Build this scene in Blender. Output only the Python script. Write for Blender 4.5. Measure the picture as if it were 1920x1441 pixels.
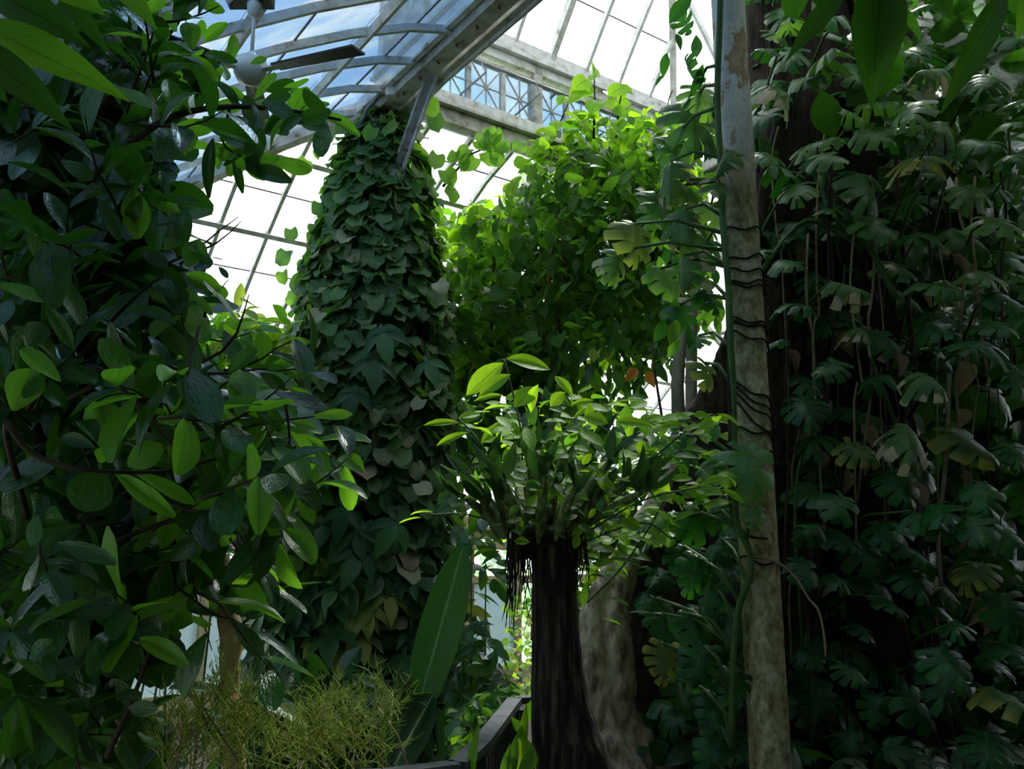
import bpy, math, random
from math import sin, cos, tan, pi, radians, sqrt, atan2, exp
from mathutils import Vector, Matrix
import numpy as np

random.seed(11)
for _o in list(bpy.data.objects):
    bpy.data.objects.remove(_o)
scene = bpy.context.scene
COL = scene.collection

# ------------------------------------------------------------------ camera
FPX = 1598.0
PITCH = radians(11.3)
EYE = Vector((0, 0, 1.65))
cam_d = bpy.data.cameras.new('camera')
cam_d.sensor_width = 36.0
cam_d.lens = 36.0 * FPX / 1920.0
cam_d.clip_start = 0.02
cam_d.clip_end = 300
cam = bpy.data.objects.new('camera', cam_d)
cam.location = EYE
cam.rotation_euler = (pi / 2 + PITCH, 0, 0)
COL.objects.link(cam)
scene.camera = cam

# ------------------------------------------------------------------ sky, sun, exposure
world = bpy.data.worlds.new('sky')
scene.world = world
world.use_nodes = True
wt = world.node_tree
wt.nodes.clear()
w_out = wt.nodes.new('ShaderNodeOutputWorld')
w_bg = wt.nodes.new('ShaderNodeBackground')
w_tc = wt.nodes.new('ShaderNodeTexCoord')
w_n = wt.nodes.new('ShaderNodeTexNoise')
w_n.inputs['Scale'].default_value = 2.6
w_n.inputs['Detail'].default_value = 5.0
w_r = wt.nodes.new('ShaderNodeValToRGB')
w_r.color_ramp.elements[0].position = 0.36
w_r.color_ramp.elements[0].color = (0.62, 0.83, 1.0, 1)
w_r.color_ramp.elements[1].position = 0.52
w_r.color_ramp.elements[1].color = (1.0, 1.0, 1.0, 1)
wt.links.new(w_tc.outputs['Generated'], w_n.inputs['Vector'])
wt.links.new(w_n.outputs['Fac'], w_r.inputs['Fac'])
wt.links.new(w_r.outputs['Color'], w_bg.inputs['Color'])
w_bg.inputs['Strength'].default_value = 2.7
wt.links.new(w_bg.outputs['Background'], w_out.inputs['Surface'])

sun_d = bpy.data.lights.new('sun', 'SUN')
sun_d.energy = 9.0
sun_d.angle = radians(12)
sun_d.color = (1.0, 0.96, 0.88)
sun = bpy.data.objects.new('sun', sun_d)
sun.rotation_euler = Vector((-0.20, -0.50, -0.85)).to_track_quat('-Z', 'Y').to_euler()
sun.location = (4, 14, 18)
COL.objects.link(sun)

scene.view_settings.view_transform = 'Standard'
scene.view_settings.look = 'None'
scene.view_settings.exposure = 0.35
scene.view_settings.gamma = 1.0
scene.view_settings.use_curve_mapping = False
scene.cycles.transparent_max_bounces = 16

# ------------------------------------------------------------------ survey helpers
_F = Vector((0, cos(PITCH), sin(PITCH)))
_R = Vector((1, 0, 0))
_U = Vector((0, -sin(PITCH), cos(PITCH)))
def at(x, y, Y):
    """point seen at photo pixel (x, y) at distance Y in front of the photographer"""
    d = _F * FPX + _R * (x - 960) + _U * (720.5 - y)
    return EYE + d * (Y / d.y)
def proj(p):
    d = Vector(p) - EYE
    z = d.dot(_F)
    if z < 0.05: return None
    return 960 + FPX*d.dot(_R)/z, 720.5 - FPX*d.dot(_U)/z
def px(n, Y):
    """n photo pixels as metres at distance Y"""
    return n * Y / FPX

# house frame: U runs away to the left, V away to the right, origin under the corner column
AZ = radians(-35.4)
HU = Vector((sin(AZ), cos(AZ), 0))
HV = Vector((cos(AZ), -sin(AZ), 0))
HC = Vector((-1.26875, 7.5, 0))
ZS = 5.838
GZ = -0.45           # soil level of the beds; the path lies at 0
def H(u, v, z):
    return HC + HU * u + HV * v + Vector((0, 0, z))

# ------------------------------------------------------------------ object helpers
def link(o):
    COL.objects.link(o)
    return o
def tag(o, label=None, cat=None, group=None, kind=None):
    if label: o['label'] = label
    if cat: o['category'] = cat
    if group: o['group'] = group
    if kind: o['kind'] = kind
    return o
def mesh(name, verts, faces, mats=(), uvs=None, smooth=True, fmat=None):
    m = bpy.data.meshes.new(name)
    m.from_pydata([tuple(v) for v in verts], [], faces)
    for k in (mats if isinstance(mats, (list, tuple)) else [mats]):
        m.materials.append(k)
    if fmat is not None:
        m.polygons.foreach_set('material_index', np.array(fmat, dtype=np.int32))
    if uvs is not None:
        uvl = m.uv_layers.new(name='UVMap')
        li = np.empty(len(m.loops), dtype=np.int32)
        m.loops.foreach_get('vertex_index', li)
        uvl.data.foreach_set('uv', np.array(uvs, dtype=np.float32)[li].ravel())
    if smooth:
        m.polygons.foreach_set('use_smooth', np.ones(len(m.polygons), dtype=bool))
    m.update()
    return m
def obj(name, me, parent=None, base=None):
    """mesh given in world coordinates; parent is an unrotated object"""
    o = link(bpy.data.objects.new(name, me))
    if parent is not None:
        o.parent = parent
        o.location = -wloc(parent)
    return o
def wloc(o):
    p = Vector((0, 0, 0))
    while o is not None:
        p = p + o.location
        o = o.parent
    return p
def empty(name, loc, label=None, cat=None, group=None, kind=None):
    o = link(bpy.data.objects.new(name, None))
    o.location = Vector(loc)
    o.empty_display_size = 0.1
    return tag(o, label, cat, group, kind)

class MB:
    def __init__(s):
        s.v = []; s.f = []
    def add(s, vs, fs):
        n = len(s.v)
        s.v += [Vector(p) for p in vs]
        s.f += [tuple(i + n for i in q) for q in fs]
        return s
    def box(s, p0, p1):
        x0, y0, z0 = p0; x1, y1, z1 = p1
        return s.add([(x0,y0,z0),(x1,y0,z0),(x1,y1,z0),(x0,y1,z0),(x0,y0,z1),(x1,y0,z1),(x1,y1,z1),(x0,y1,z1)],
                     [(3,2,1,0),(4,5,6,7),(0,1,5,4),(1,2,6,5),(2,3,7,6),(3,0,4,7)])
    def sweep(s, pts, up, w, h, off=0.0):
        """rectangular bar along pts; h along up, w sideways"""
        pts = [Vector(p) for p in pts]
        rings = []
        for i, p in enumerate(pts):
            t = (pts[min(i+1, len(pts)-1)] - pts[max(i-1, 0)]).normalized()
            n = (up - t * up.dot(t)).normalized()
            b = t.cross(n)
            c = p + n * off
            rings.append([c - b*w/2 - n*h/2, c + b*w/2 - n*h/2, c + b*w/2 + n*h/2, c - b*w/2 + n*h/2])
        vs = [q for r in rings for q in r]
        fs = []
        for i in range(len(pts) - 1):
            for k in range(4):
                a = 4*i + k; b2 = 4*i + (k+1) % 4
                fs.append((a, b2, b2 + 4, a + 4))
        fs.append((3, 2, 1, 0)); n = 4*(len(pts)-1)
        fs.append((n, n+1, n+2, n+3))
        return s.add(vs, fs)
    def tube(s, pts, rad, seg=8, cap=True, wob=0.0, ridges=0, depth=0.0):
        pts = [Vector(p) for p in pts]
        if not isinstance(rad, (list, tuple)): rad = [rad] * len(pts)
        t0 = (pts[1] - pts[0]).normalized()
        ref = Vector((1, 0, 0)) if abs(t0.x) < 0.8 else Vector((0, 0, 1))
        vs = []; n = None
        for i, p in enumerate(pts):
            t = (pts[min(i+1, len(pts)-1)] - pts[max(i-1, 0)])
            t = t.normalized() if t.length > 1e-9 else t0
            base = n if n is not None else ref
            n = base - t * base.dot(t)
            n = n.normalized() if n.length > 1e-6 else t.orthogonal().normalized()
            b = t.cross(n)
            for k in range(seg):
                a = 2*pi*k/seg
                r = rad[i] * (1 + (random.uniform(-wob, wob) if wob else 0) + (depth * cos(a * ridges) if ridges else 0))
                vs.append(p + n * (r*cos(a)) + b * (r*sin(a)))
        fs = []
        for i in range(len(pts) - 1):
            for k in range(seg):
                k2 = (k+1) % seg
                fs.append((i*seg+k, i*seg+k2, (i+1)*seg+k2, (i+1)*seg+k))
        if cap:
            fs.append(tuple(range(seg))[::-1])
            fs.append(tuple((len(pts)-1)*seg + k for k in range(seg)))
        return s.add(vs, fs)
    def lathe(s, c, prof, seg=20):
        c = Vector(c); vs = []
        for r, z in prof:
            for k in range(seg):
                a = 2*pi*k/seg
                vs.append(c + Vector((r*cos(a), r*sin(a), z)))
        fs = []
        for i in range(len(prof)-1):
            for k in range(seg):
                k2 = (k+1) % seg
                fs.append((i*seg+k, i*seg+k2, (i+1)*seg+k2, (i+1)*seg+k))
        fs.append(tuple(range(seg))[::-1]); fs.append(tuple((len(prof)-1)*seg+k for k in range(seg)))
        return s.add(vs, fs)
    def prism(s, poly, d):
        """flat polygon (world points) thickened by vector d"""
        n = len(poly); d = Vector(d)
        vs = [Vector(p) - d/2 for p in poly] + [Vector(p) + d/2 for p in poly]
        fs = [tuple(range(n))[::-1], tuple(range(n, 2*n))]
        for k in range(n):
            k2 = (k+1) % n
            fs.append((k, k2, k2+n, k+n))
        return s.add(vs, fs)
    def build(s, name, mat, parent=None, smooth=False):
        return obj(name, mesh(name, s.v, s.f, mat, smooth=smooth), parent)

def smooth_path(pts, n):
    """Catmull-Rom through pts (tuples of any length) resampled to n points"""
    P = [np.array(p, dtype=float) for p in pts]
    P = [2*P[0]-P[1]] + P + [2*P[-1]-P[-2]]
    out = []
    m = len(P) - 3
    for i in range(n):
        t = i * m / (n - 1)
        k = min(int(t), m - 1); f = t - k
        a, b, c, d = P[k:k+4]
        out.append(0.5*((2*b) + (c-a)*f + (2*a-5*b+4*c-d)*f*f + (3*b-3*c+d-a)*f**3))
    return out

# ------------------------------------------------------------------ materials
def new_mat(name):
    m = bpy.data.materials.new(name)
    m.use_nodes = True
    t = m.node_tree
    t.nodes.clear()
    o = t.nodes.new('ShaderNodeOutputMaterial')
    return m, t, o
def nd(t, kind, **kw):
    n = t.nodes.new(kind)
    for k, v in kw.items():
        if k in n.inputs: n.inputs[k].default_value = v
        else: setattr(n, k, v)
    return n
def ramp(t, fac, stops):
    r = t.nodes.new('ShaderNodeValToRGB')
    e = r.color_ramp.elements
    while len(e) < len(stops): e.new(0.5)
    for k, (p, c) in enumerate(stops):
        e[k].position = p; e[k].color = (*c, 1)
    t.links.new(fac, r.inputs['Fac'])
    return r.outputs['Color']
def mth(t, op, a, b=None, c=None):
    n = t.nodes.new('ShaderNodeMath'); n.operation = op
    for i, x in enumerate((a, b, c)):
        if x is None: continue
        if isinstance(x, (int, float)): n.inputs[i].default_value = x
        else: t.links.new(x, n.inputs[i])
    return n.outputs[0]
def mixc(t, fac, a, b, mode='MIX'):
    n = t.nodes.new('ShaderNodeMix'); n.data_type = 'RGBA'; n.blend_type = mode
    for s, x in ((n.inputs['Factor'], fac), (n.inputs[6], a), (n.inputs[7], b)):
        if isinstance(x, (int, float)): s.default_value = x
        elif isinstance(x, tuple): s.default_value = (*x[:3], 1)
        else: t.links.new(x, s)
    return n.outputs[2]
def surface_mat(name, stops, scale=4.0, rough=0.7, bump=0.3, stretch=(1,1,1), detail=6.0, bscale=None, spec=0.3, metal=0.0, zgrad=None):
    m, t, o = new_mat(name)
    tc = nd(t, 'ShaderNodeTexCoord'); mp = nd(t, 'ShaderNodeMapping')
    mp.inputs['Scale'].default_value = stretch
    t.links.new(tc.outputs['Object'], mp.inputs['Vector'])
    n = nd(t, 'ShaderNodeTexNoise', Scale=scale, Detail=detail, Roughness=0.62)
    t.links.new(mp.outputs[0], n.inputs['Vector'])
    fac = n.outputs['Fac']
    p = nd(t, 'ShaderNodeBsdfPrincipled', Roughness=rough, Metallic=metal)
    p.inputs['Specular IOR Level'].default_value = spec
    col = ramp(t, fac, stops)
    t.links.new(col, p.inputs['Base Color'])
    if bump:
        n2 = nd(t, 'ShaderNodeTexNoise', Scale=bscale or scale*3, Detail=5.0)
        t.links.new(mp.outputs[0], n2.inputs['Vector'])
        b = nd(t, 'ShaderNodeBump', Strength=bump, Distance=0.02)
        t.links.new(n2.outputs['Fac'], b.inputs['Height'])
        t.links.new(b.outputs[0], p.inputs['Normal'])
    t.links.new(p.outputs[0], o.inputs['Surface'])
    return m

def leaf_mat(name, c0, c1, c2, tr=(0.25, 0.5, 0.04), trans=0.35, rough=0.4, spec=0.4, vein=(0.5, 0.6, 0.3), veins=7.0, vamt=0.25, edge=None, coat=0.0, midw=0.022, eth=0.78, esoft=0.08):
    """leaf colour varies leaf by leaf between c0, c1 and c2; light passes through tinted tr; pale midrib and side veins"""
    m, t, o = new_mat(name)
    oi = nd(t, 'ShaderNodeObjectInfo'); gi = nd(t, 'ShaderNodeNewGeometry')
    rnd = mth(t, 'FRACT', mth(t, 'ADD', oi.outputs['Random'], gi.outputs['Random Per Island']))
    col = ramp(t, rnd, [(0.0, c0), (0.55, c1), (1.0, c2)])
    uv = nd(t, 'ShaderNodeUVMap'); sp = nd(t, 'ShaderNodeSeparateXYZ')
    t.links.new(uv.outputs[0], sp.inputs[0])
    au = mth(t, 'ABSOLUTE', mth(t, 'SUBTRACT', sp.outputs['X'], 0.5))
    mid = mth(t, 'LESS_THAN', au, midw)
    ph = mth(t, 'SUBTRACT', mth(t, 'MULTIPLY', sp.outputs['Y'], veins), mth(t, 'MULTIPLY', au, veins*0.9))
    fr = mth(t, 'ABSOLUTE', mth(t, 'SUBTRACT', mth(t, 'FRACT', ph), 0.5))
    side = mth(t, 'MULTIPLY', mth(t, 'LESS_THAN', fr, 0.06), 0.5)
    vf = mth(t, 'MULTIPLY', mth(t, 'MAXIMUM', mid, side), vamt)
    col = mixc(t, vf, col, vein)
    nz = nd(t, 'ShaderNodeTexNoise', Scale=9.0, Detail=3.0)
    t.links.new(uv.outputs[0], nz.inputs['Vector'])
    dirt = mth(t, 'MULTIPLY_ADD', nz.outputs['Fac'], 0.7, 0.65)
    hs = nd(t, 'ShaderNodeHueSaturation')
    t.links.new(dirt, hs.inputs['Value']); t.links.new(col, hs.inputs['Color'])
    col = hs.outputs[0]
    if edge:
        ofs = nd(t, 'ShaderNodeVectorMath', operation='ADD')
        cmb = nd(t, 'ShaderNodeCombineXYZ'); t.links.new(mth(t, 'MULTIPLY', rnd, 37.0), cmb.inputs[0]); t.links.new(mth(t, 'MULTIPLY', rnd, 11.0), cmb.inputs[1])
        t.links.new(uv.outputs[0], ofs.inputs[0]); t.links.new(cmb.outputs[0], ofs.inputs[1])
        nb = nd(t, 'ShaderNodeTexNoise', Scale=3.2, Detail=4.0); t.links.new(ofs.outputs[0], nb.inputs['Vector'])
        e0 = mth(t, 'ADD', mth(t, 'MULTIPLY', au, 0.8), nb.outputs['Fac'])
        mr = nd(t, 'ShaderNodeMapRange'); mr.inputs['From Min'].default_value = eth; mr.inputs['From Max'].default_value = eth + esoft
        t.links.new(e0, mr.inputs['Value'])
        col = mixc(t, mr.outputs[0], col, edge)
    p = nd(t, 'ShaderNodeBsdfPrincipled', Roughness=rough)
    p.inputs['Specular IOR Level'].default_value = spec
    if coat: p.inputs['Coat Weight'].default_value = coat; p.inputs['Coat Roughness'].default_value = 0.25
    t.links.new(col, p.inputs['Base Color'])
    bm = nd(t, 'ShaderNodeBump', Strength=0.35, Distance=0.01)
    t.links.new(mth(t, 'SUBTRACT', nz.outputs['Fac'], mth(t, 'MULTIPLY', mth(t, 'MAXIMUM', mid, side), 0.6)), bm.inputs['Height'])
    t.links.new(bm.outputs[0], p.inputs['Normal'])
    tl = nd(t, 'ShaderNodeBsdfTranslucent')
    trc = mixc(t, mth(t, 'MINIMUM', mth(t, 'MULTIPLY', vf, 1.5), 0.85), mixc(t, 0.5, tr, mixc(t, 1.0, tr, dirt, 'MULTIPLY')), (tr[0]*0.4, tr[1]*0.4, tr[2]*0.3))
    t.links.new(trc, tl.inputs['Color'])
    mx = nd(t, 'ShaderNodeMixShader', Fac=trans)
    t.links.new(p.outputs[0], mx.inputs[1]); t.links.new(tl.outputs[0], mx.inputs[2])
    t.links.new(mx.outputs[0], o.inputs['Surface'])
    return m

def glass_mat(name, tints, dust=0.12, scale=1.2, stretch=(1,1,1), dustcol=(0.8,0.84,0.86)):
    m, t, o = new_mat(name)
    tc = nd(t, 'ShaderNodeTexCoord'); mp = nd(t, 'ShaderNodeMapping')
    mp.inputs['Scale'].default_value = stretch
    t.links.new(tc.outputs['Object'], mp.inputs['Vector'])
    n = nd(t, 'ShaderNodeTexNoise', Scale=scale, Detail=4.0, Roughness=0.55)
    t.links.new(mp.outputs[0], n.inputs['Vector'])
    col = ramp(t, n.outputs['Fac'], tints)
    tr = nd(t, 'ShaderNodeBsdfTransparent')
    t.links.new(col, tr.inputs['Color'])
    d = nd(t, 'ShaderNodeBsdfTranslucent'); d.inputs['Color'].default_value = (*dustcol, 1)
    g = nd(t, 'ShaderNodeBsdfGlossy', Roughness=0.08)
    m1 = nd(t, 'ShaderNodeMixShader', Fac=dust)
    t.links.new(tr.outputs[0], m1.inputs[1]); t.links.new(d.outputs[0], m1.inputs[2])
    fz = nd(t, 'ShaderNodeFresnel', IOR=1.45)
    m2 = nd(t, 'ShaderNodeMixShader')
    t.links.new(mth(t, 'MULTIPLY', fz.outputs[0], 0.4), m2.inputs[0])
    t.links.new(m1.outputs[0], m2.inputs[1]); t.links.new(g.outputs[0], m2.inputs[2])
    t.links.new(m2.outputs[0], o.inputs['Surface'])
    return m

M = {}
M['glass'] = glass_mat('roof_glass', [(0.3, (0.97,0.98,0.99)), (0.7, (0.88,0.91,0.92))], 0.12)
M['glass_blue'] = glass_mat('blue_tinted_glass', [(0.34, (0.29,0.42,0.57)), (0.46, (0.34,0.46,0.585)), (0.55, (0.50,0.555,0.60)), (0.64, (0.31,0.43,0.57))], 0.10, 0.55, (1.0, 2.6, 1.6))
M['glass_clear'] = glass_mat('clerestory_glass', [(0.38, (0.30,0.46,0.60)), (0.55, (0.45,0.54,0.61))], 0.06, 1.0)
M['frost'] = glass_mat('frosted_glass', [(0.3, (0.40,0.46,0.50)), (0.7, (0.44,0.49,0.52))], 0.72, dustcol=(0.30,0.345,0.385))
M['white_paint'] = surface_mat('weathered_white_paint', [(0.30,(0.22,0.17,0.13)), (0.40,(0.52,0.50,0.47)), (0.6,(0.70,0.70,0.70)), (0.8,(0.78,0.79,0.80))], 9, 0.55, 0.15)
M['grey_paint'] = surface_mat('dirty_grey_paint', [(0.3,(0.16,0.12,0.09)), (0.42,(0.38,0.35,0.31)), (0.62,(0.55,0.55,0.53)), (0.8,(0.66,0.66,0.65))], 7, 0.6, 0.2)
M['bar'] = surface_mat('glazing_bar_paint', [(0.3,(0.14,0.13,0.12)), (0.5,(0.34,0.34,0.34)), (0.75,(0.46,0.47,0.48))], 12, 0.5, 0.1)
M['lap'] = surface_mat('dark_putty', [(0.3,(0.05,0.05,0.055)), (0.7,(0.14,0.14,0.15))], 20, 0.8, 0.0)
M['cream_wood'] = surface_mat('cream_painted_timber', [(0.3,(0.16,0.12,0.06)), (0.5,(0.36,0.30,0.18)), (0.75,(0.46,0.40,0.27))], 6, 0.6, 0.15)
M['brown_wood'] = surface_mat('brown_timber', [(0.3,(0.10,0.05,0.02)), (0.7,(0.24,0.13,0.06))], 5, 0.6, 0.2, (1,1,0.2))
M['soil'] = surface_mat('soil', [(0.3,(0.008,0.006,0.004)), (0.7,(0.03,0.022,0.015))], 6, 0.95, 0.8)
M['paving'] = surface_mat('path_stone', [(0.3,(0.10,0.10,0.09)), (0.7,(0.2,0.19,0.18))], 5, 0.85, 0.3)
M['lawn'] = surface_mat('lawn', [(0.3,(0.06,0.17,0.02)), (0.7,(0.16,0.34,0.05))], 9, 0.9, 0.4)
M['gravel'] = surface_mat('pale_gravel', [(0.3,(0.42,0.41,0.40)), (0.7,(0.58,0.57,0.56))], 20, 0.9, 0.2)
M['dark_wood'] = surface_mat('weathered_rail_wood', [(0.3,(0.045,0.05,0.055)), (0.7,(0.12,0.13,0.135))], 6, 0.45, 0.3, (1,1,1), bscale=30)
M['black_metal'] = surface_mat('black_iron', [(0.3,(0.008,0.008,0.008)), (0.7,(0.03,0.03,0.03))], 8, 0.4, 0.1)
M['fan_white'] = surface_mat('white_enamel', [(0.3,(0.72,0.73,0.72)), (0.7,(0.8,0.8,0.79))], 3, 0.3, 0.0)
M['fan_blade'] = surface_mat('dark_fan_blade', [(0.3,(0.012,0.011,0.010)), (0.7,(0.045,0.04,0.035))], 6, 0.45, 0.1)
M['pipe'] = surface_mat('grey_pipe', [(0.3,(0.12,0.13,0.14)), (0.7,(0.3,0.31,0.32))], 8, 0.5, 0.1)
M['palm_bark'] = surface_mat('dark_fissured_bark', [(0.38,(0.004,0.003,0.003)), (0.50,(0.020,0.014,0.010)), (0.62,(0.085,0.062,0.040))], 30, 0.9, 1.0, (1,1,0.10), detail=8, bscale=34)
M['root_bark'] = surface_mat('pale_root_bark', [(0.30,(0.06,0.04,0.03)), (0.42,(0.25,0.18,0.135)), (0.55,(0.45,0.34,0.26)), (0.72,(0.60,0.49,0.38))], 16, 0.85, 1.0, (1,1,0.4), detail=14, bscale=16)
M['half_shaded_bark'] = surface_mat('shaded_brown_flaky_bark', [(0.32,(0.02,0.014,0.012)), (0.46,(0.075,0.052,0.046)), (0.62,(0.15,0.11,0.095)), (0.78,(0.22,0.17,0.15))], 14, 0.9, 1.0, (1,1,0.6), detail=12, bscale=20)  # brown fin bark, toned down so its shade sits in the colour
M['shaded_bark'] = surface_mat('shade_darkened_bark', [(0.35,(0.006,0.005,0.004)), (0.6,(0.028,0.022,0.016)), (0.8,(0.06,0.05,0.038))], 8, 0.95, 1.0, (1,1,0.3), bscale=18)  # same tree's bark, darkened to paint in the shade on the trunk
M['stem_bark'] = surface_mat('grey_green_stem', [(0.3,(0.08,0.085,0.05)), (0.5,(0.18,0.18,0.12)), (0.72,(0.30,0.29,0.21))], 6, 0.8, 0.5, (1,1,0.5))
M['tan_bark'] = surface_mat('tan_bark', [(0.3,(0.26,0.18,0.09)), (0.7,(0.55,0.42,0.25))], 8, 0.8, 0.5, (1,1,0.6))
M['husk'] = surface_mat('rust_brown_husk', [(0.3,(0.10,0.035,0.012)), (0.7,(0.28,0.11,0.04))], 8, 0.8, 0.6, (1,1,0.3))
M['twig'] = surface_mat('brown_twig', [(0.3,(0.018,0.010,0.006)), (0.7,(0.07,0.042,0.025))], 10, 0.8, 0.3)
M['dry_twig'] = surface_mat('dry_pale_twig', [(0.3,(0.16,0.11,0.06)), (0.7,(0.34,0.26,0.16))], 10, 0.8, 0.3)
M['green_stem'] = surface_mat('green_stem', [(0.3,(0.025,0.06,0.012)), (0.7,(0.07,0.14,0.035))], 8, 0.6, 0.2)
M['root'] = surface_mat('dark_root', [(0.3,(0.008,0.006,0.004)), (0.7,(0.035,0.024,0.014))], 10, 0.9, 0.4)
M['core'] = surface_mat('shade_dark_stem_core', [(0.35,(0.003,0.003,0.002)), (0.6,(0.016,0.014,0.009)), (0.8,(0.045,0.035,0.02))], 14, 0.95, 1.0, (1,1,0.25))
M['dead'] = leaf_mat('dead_tan_leaf', (0.20,0.13,0.08), (0.40,0.30,0.19), (0.30,0.19,0.11), (0.35,0.22,0.12), 0.2, 0.7, 0.2, vein=(0.5,0.4,0.3))
M['orange'] = leaf_mat('orange_dead_leaf', (0.6,0.25,0.05), (0.7,0.3,0.06), (0.6,0.2,0.04), (0.8,0.35,0.06), 0.45, 0.6, 0.2)

# peeling painted iron post
def post_mat():
    m, t, o = new_mat('peeling_painted_iron')
    tc = nd(t, 'ShaderNodeTexCoord'); mp = nd(t, 'ShaderNodeMapping')
    mp.inputs['Scale'].default_value = (1, 1, 0.55)
    t.links.new(tc.outputs['Object'], mp.inputs['Vector'])
    n1 = nd(t, 'ShaderNodeTexNoise', Scale=5.0, Detail=8.0, Roughness=0.68)
    n2 = nd(t, 'ShaderNodeTexNoise', Scale=26.0, Detail=6.0, Roughness=0.7)
    n3 = nd(t, 'ShaderNodeTexNoise', Scale=70.0, Detail=4.0, Roughness=0.7)
    for n in (n1, n2, n3): t.links.new(mp.outputs[0], n.inputs['Vector'])
    paint = ramp(t, n1.outputs['Fac'], [(0.42,(0.80,0.83,0.86)), (0.51,(0.85,0.85,0.84)), (0.54,(0.46,0.29,0.16)), (0.64,(0.64,0.48,0.32))])
    moss = ramp(t, n2.outputs['Fac'], [(0.34,(0.11,0.095,0.035)), (0.5,(0.32,0.285,0.13)), (0.64,(0.52,0.48,0.33))])
    speck = ramp(t, n3.outputs['Fac'], [(0.35,(0.35,0.35,0.33)), (0.6,(1,1,1))])
    sp = nd(t, 'ShaderNodeSeparateXYZ'); t.links.new(tc.outputs['Object'], sp.inputs[0])
    h = mth(t, 'ADD', mth(t, 'MULTIPLY', mth(t, 'SUBTRACT', sp.outputs['Z'], 3.55), 1.4), mth(t, 'SUBTRACT', n1.outputs['Fac'], 0.5))
    hc = nd(t, 'ShaderNodeClamp'); t.links.new(h, hc.inputs[0])
    col = mixc(t, hc.outputs[0], moss, paint)
    col = mixc(t, 0.35, col, speck, 'MULTIPLY')
    p = nd(t, 'ShaderNodeBsdfPrincipled', Roughness=0.75)
    t.links.new(col, p.inputs['Base Color'])
    b = nd(t, 'ShaderNodeBump', Strength=0.5, Distance=0.008)
    t.links.new(n2.outputs['Fac'], b.inputs['Height']); t.links.new(b.outputs[0], p.inputs['Normal'])
    t.links.new(p.outputs[0], o.inputs['Surface'])
    return m
M['post'] = post_mat()

# ------------------------------------------------------------------ leaf shapes (unit length along +Y, upper side +Z)
class Shape:
    def __init__(s, v, f, uv, fm=None):
        s.v = np.array(v, dtype=np.float64); s.f = f; s.uv = np.array(uv); s.fm = fm or [0]*len(f)
    def me(s, name, mats):
        return mesh(name, s.v, s.f, mats, s.uv, True, s.fm)
HW = {
    'ellip': lambda t: sin(pi*t)**0.8,
    'obov': lambda t: sin(pi*min(1, t**1.28*0.955+0.012))**0.62,
    'lance': lambda t: sin(pi*t**0.85)**1.05,
    'strap': lambda t: min(1, (t*4+0.25))*min(1, ((1-t)*2.6))**0.7,
    'heart': lambda t: (sin(pi*(0.2+0.8*t)))**0.62 if t < 0.999 else 0.0,
    'round': lambda t: (sin(pi*(0.16+0.84*t)))**0.5 if t < 0.999 else 0.0,
    'point': lambda t: (min(1, t*5+0.3))*((1-t)**0.55)*(0.85+0.4*t) if t < 1 else 0.0,
    'paddle': lambda t: (sin(pi*min(1, 0.06+0.93*t)))**0.42,
}
def blade(kind, W=0.4, rows=6, cols=2, fold=0.12, droop=0.2, wave=0.0, ph=0.0, twist=0.0, notch=0.0):
    hw = HW[kind]; v = []; uv = []; f = []
    nc = cols*2 + 1
    for i in range(rows+1):
        t = i/rows
        w = max(0.004, hw(min(1, max(0, t))) * W/2)
        for j in range(nc):
            s = (j-cols)/cols
            y = t - notch*abs(s)*(1-t)**4
            z = fold*abs(s)*w*2 - droop*t*t + wave*sin(t*8+ph+(1.5 if s > 0 else 0))*s*s*0.5
            x = s*w*cos(twist*t); z += s*w*sin(twist*t)
            v.append((x, y, z)); uv.append((0.5+0.5*s, t))
    for i in range(rows):
        for j in range(nc-1):
            a = i*nc+j
            f.append((a, a+1, a+nc+1, a+nc))
    return Shape(v, f, uv)
def monstera(dead=0, seed=0, n=6, narrow=1.0, curl=1.0):
    """split leaf: each half a fan of fingers, joined near the midrib and slit towards the margin"""
    rg = random.Random(seed)
    MG = [(0.0,-0.04),(0.20,-0.17),(0.40,-0.08),(0.50,0.16),(0.48,0.42),(0.36,0.68),(0.17,0.88),(0.0,1.0)]
    mg = smooth_path([(x*narrow, y) for x, y in MG], 61)
    def marg(q): return mg[max(0, min(60, int(round(q*60))))]
    v = []; f = []; uv = []; fm = []
    for sd in (-1, 1):
        deads = set(rg.sample(range(n), min(n, dead))) if dead else set()
        for i in range(n):
            q0, q1 = i/n, (i+1)/n
            base = len(v); cr = rg.uniform(0.6, 1.5)*curl; shn = rg.uniform(0.93, 1.05)
            dk = 2 if rg.random() < 0.7 else 1
            for k, (s, gp) in enumerate(((0.0, 0.0), (0.34, 0.01), (0.62, 0.20), (0.9, 0.27), (1.0, 0.40))):
                for e in (0, 0.5, 1):
                    q = q0 + (q1-q0)*(gp*0.5 + (1-gp)*e)
                    m = marg(q); ym = 0.02 + 0.84*q**1.25
                    ss = s*shn*(1.04 if (k == 4 and e == 0.5) else 1.0)
                    x = m[0]*ss; y = ym + (m[1]-ym)*ss
                    z = 0.07*ss - 0.30*cr*ss*ss*(0.5+abs(m[0])) - 0.14*max(0, y)**2 + (0.018*s if e == 0.5 else -0.018*s)
                    v.append((sd*x, y, z)); uv.append((0.5+sd*0.49*s, q))
            for k in range(4):
                for e in range(2):
                    a = base + 3*k + e
                    f.append((a, a+1, a+4, a+3) if sd < 0 else (a, a+3, a+4, a+1))
                    fm.append(1 if (i in deads and k >= dk) else 0)
    return Shape(v, f, uv, fm)
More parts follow.
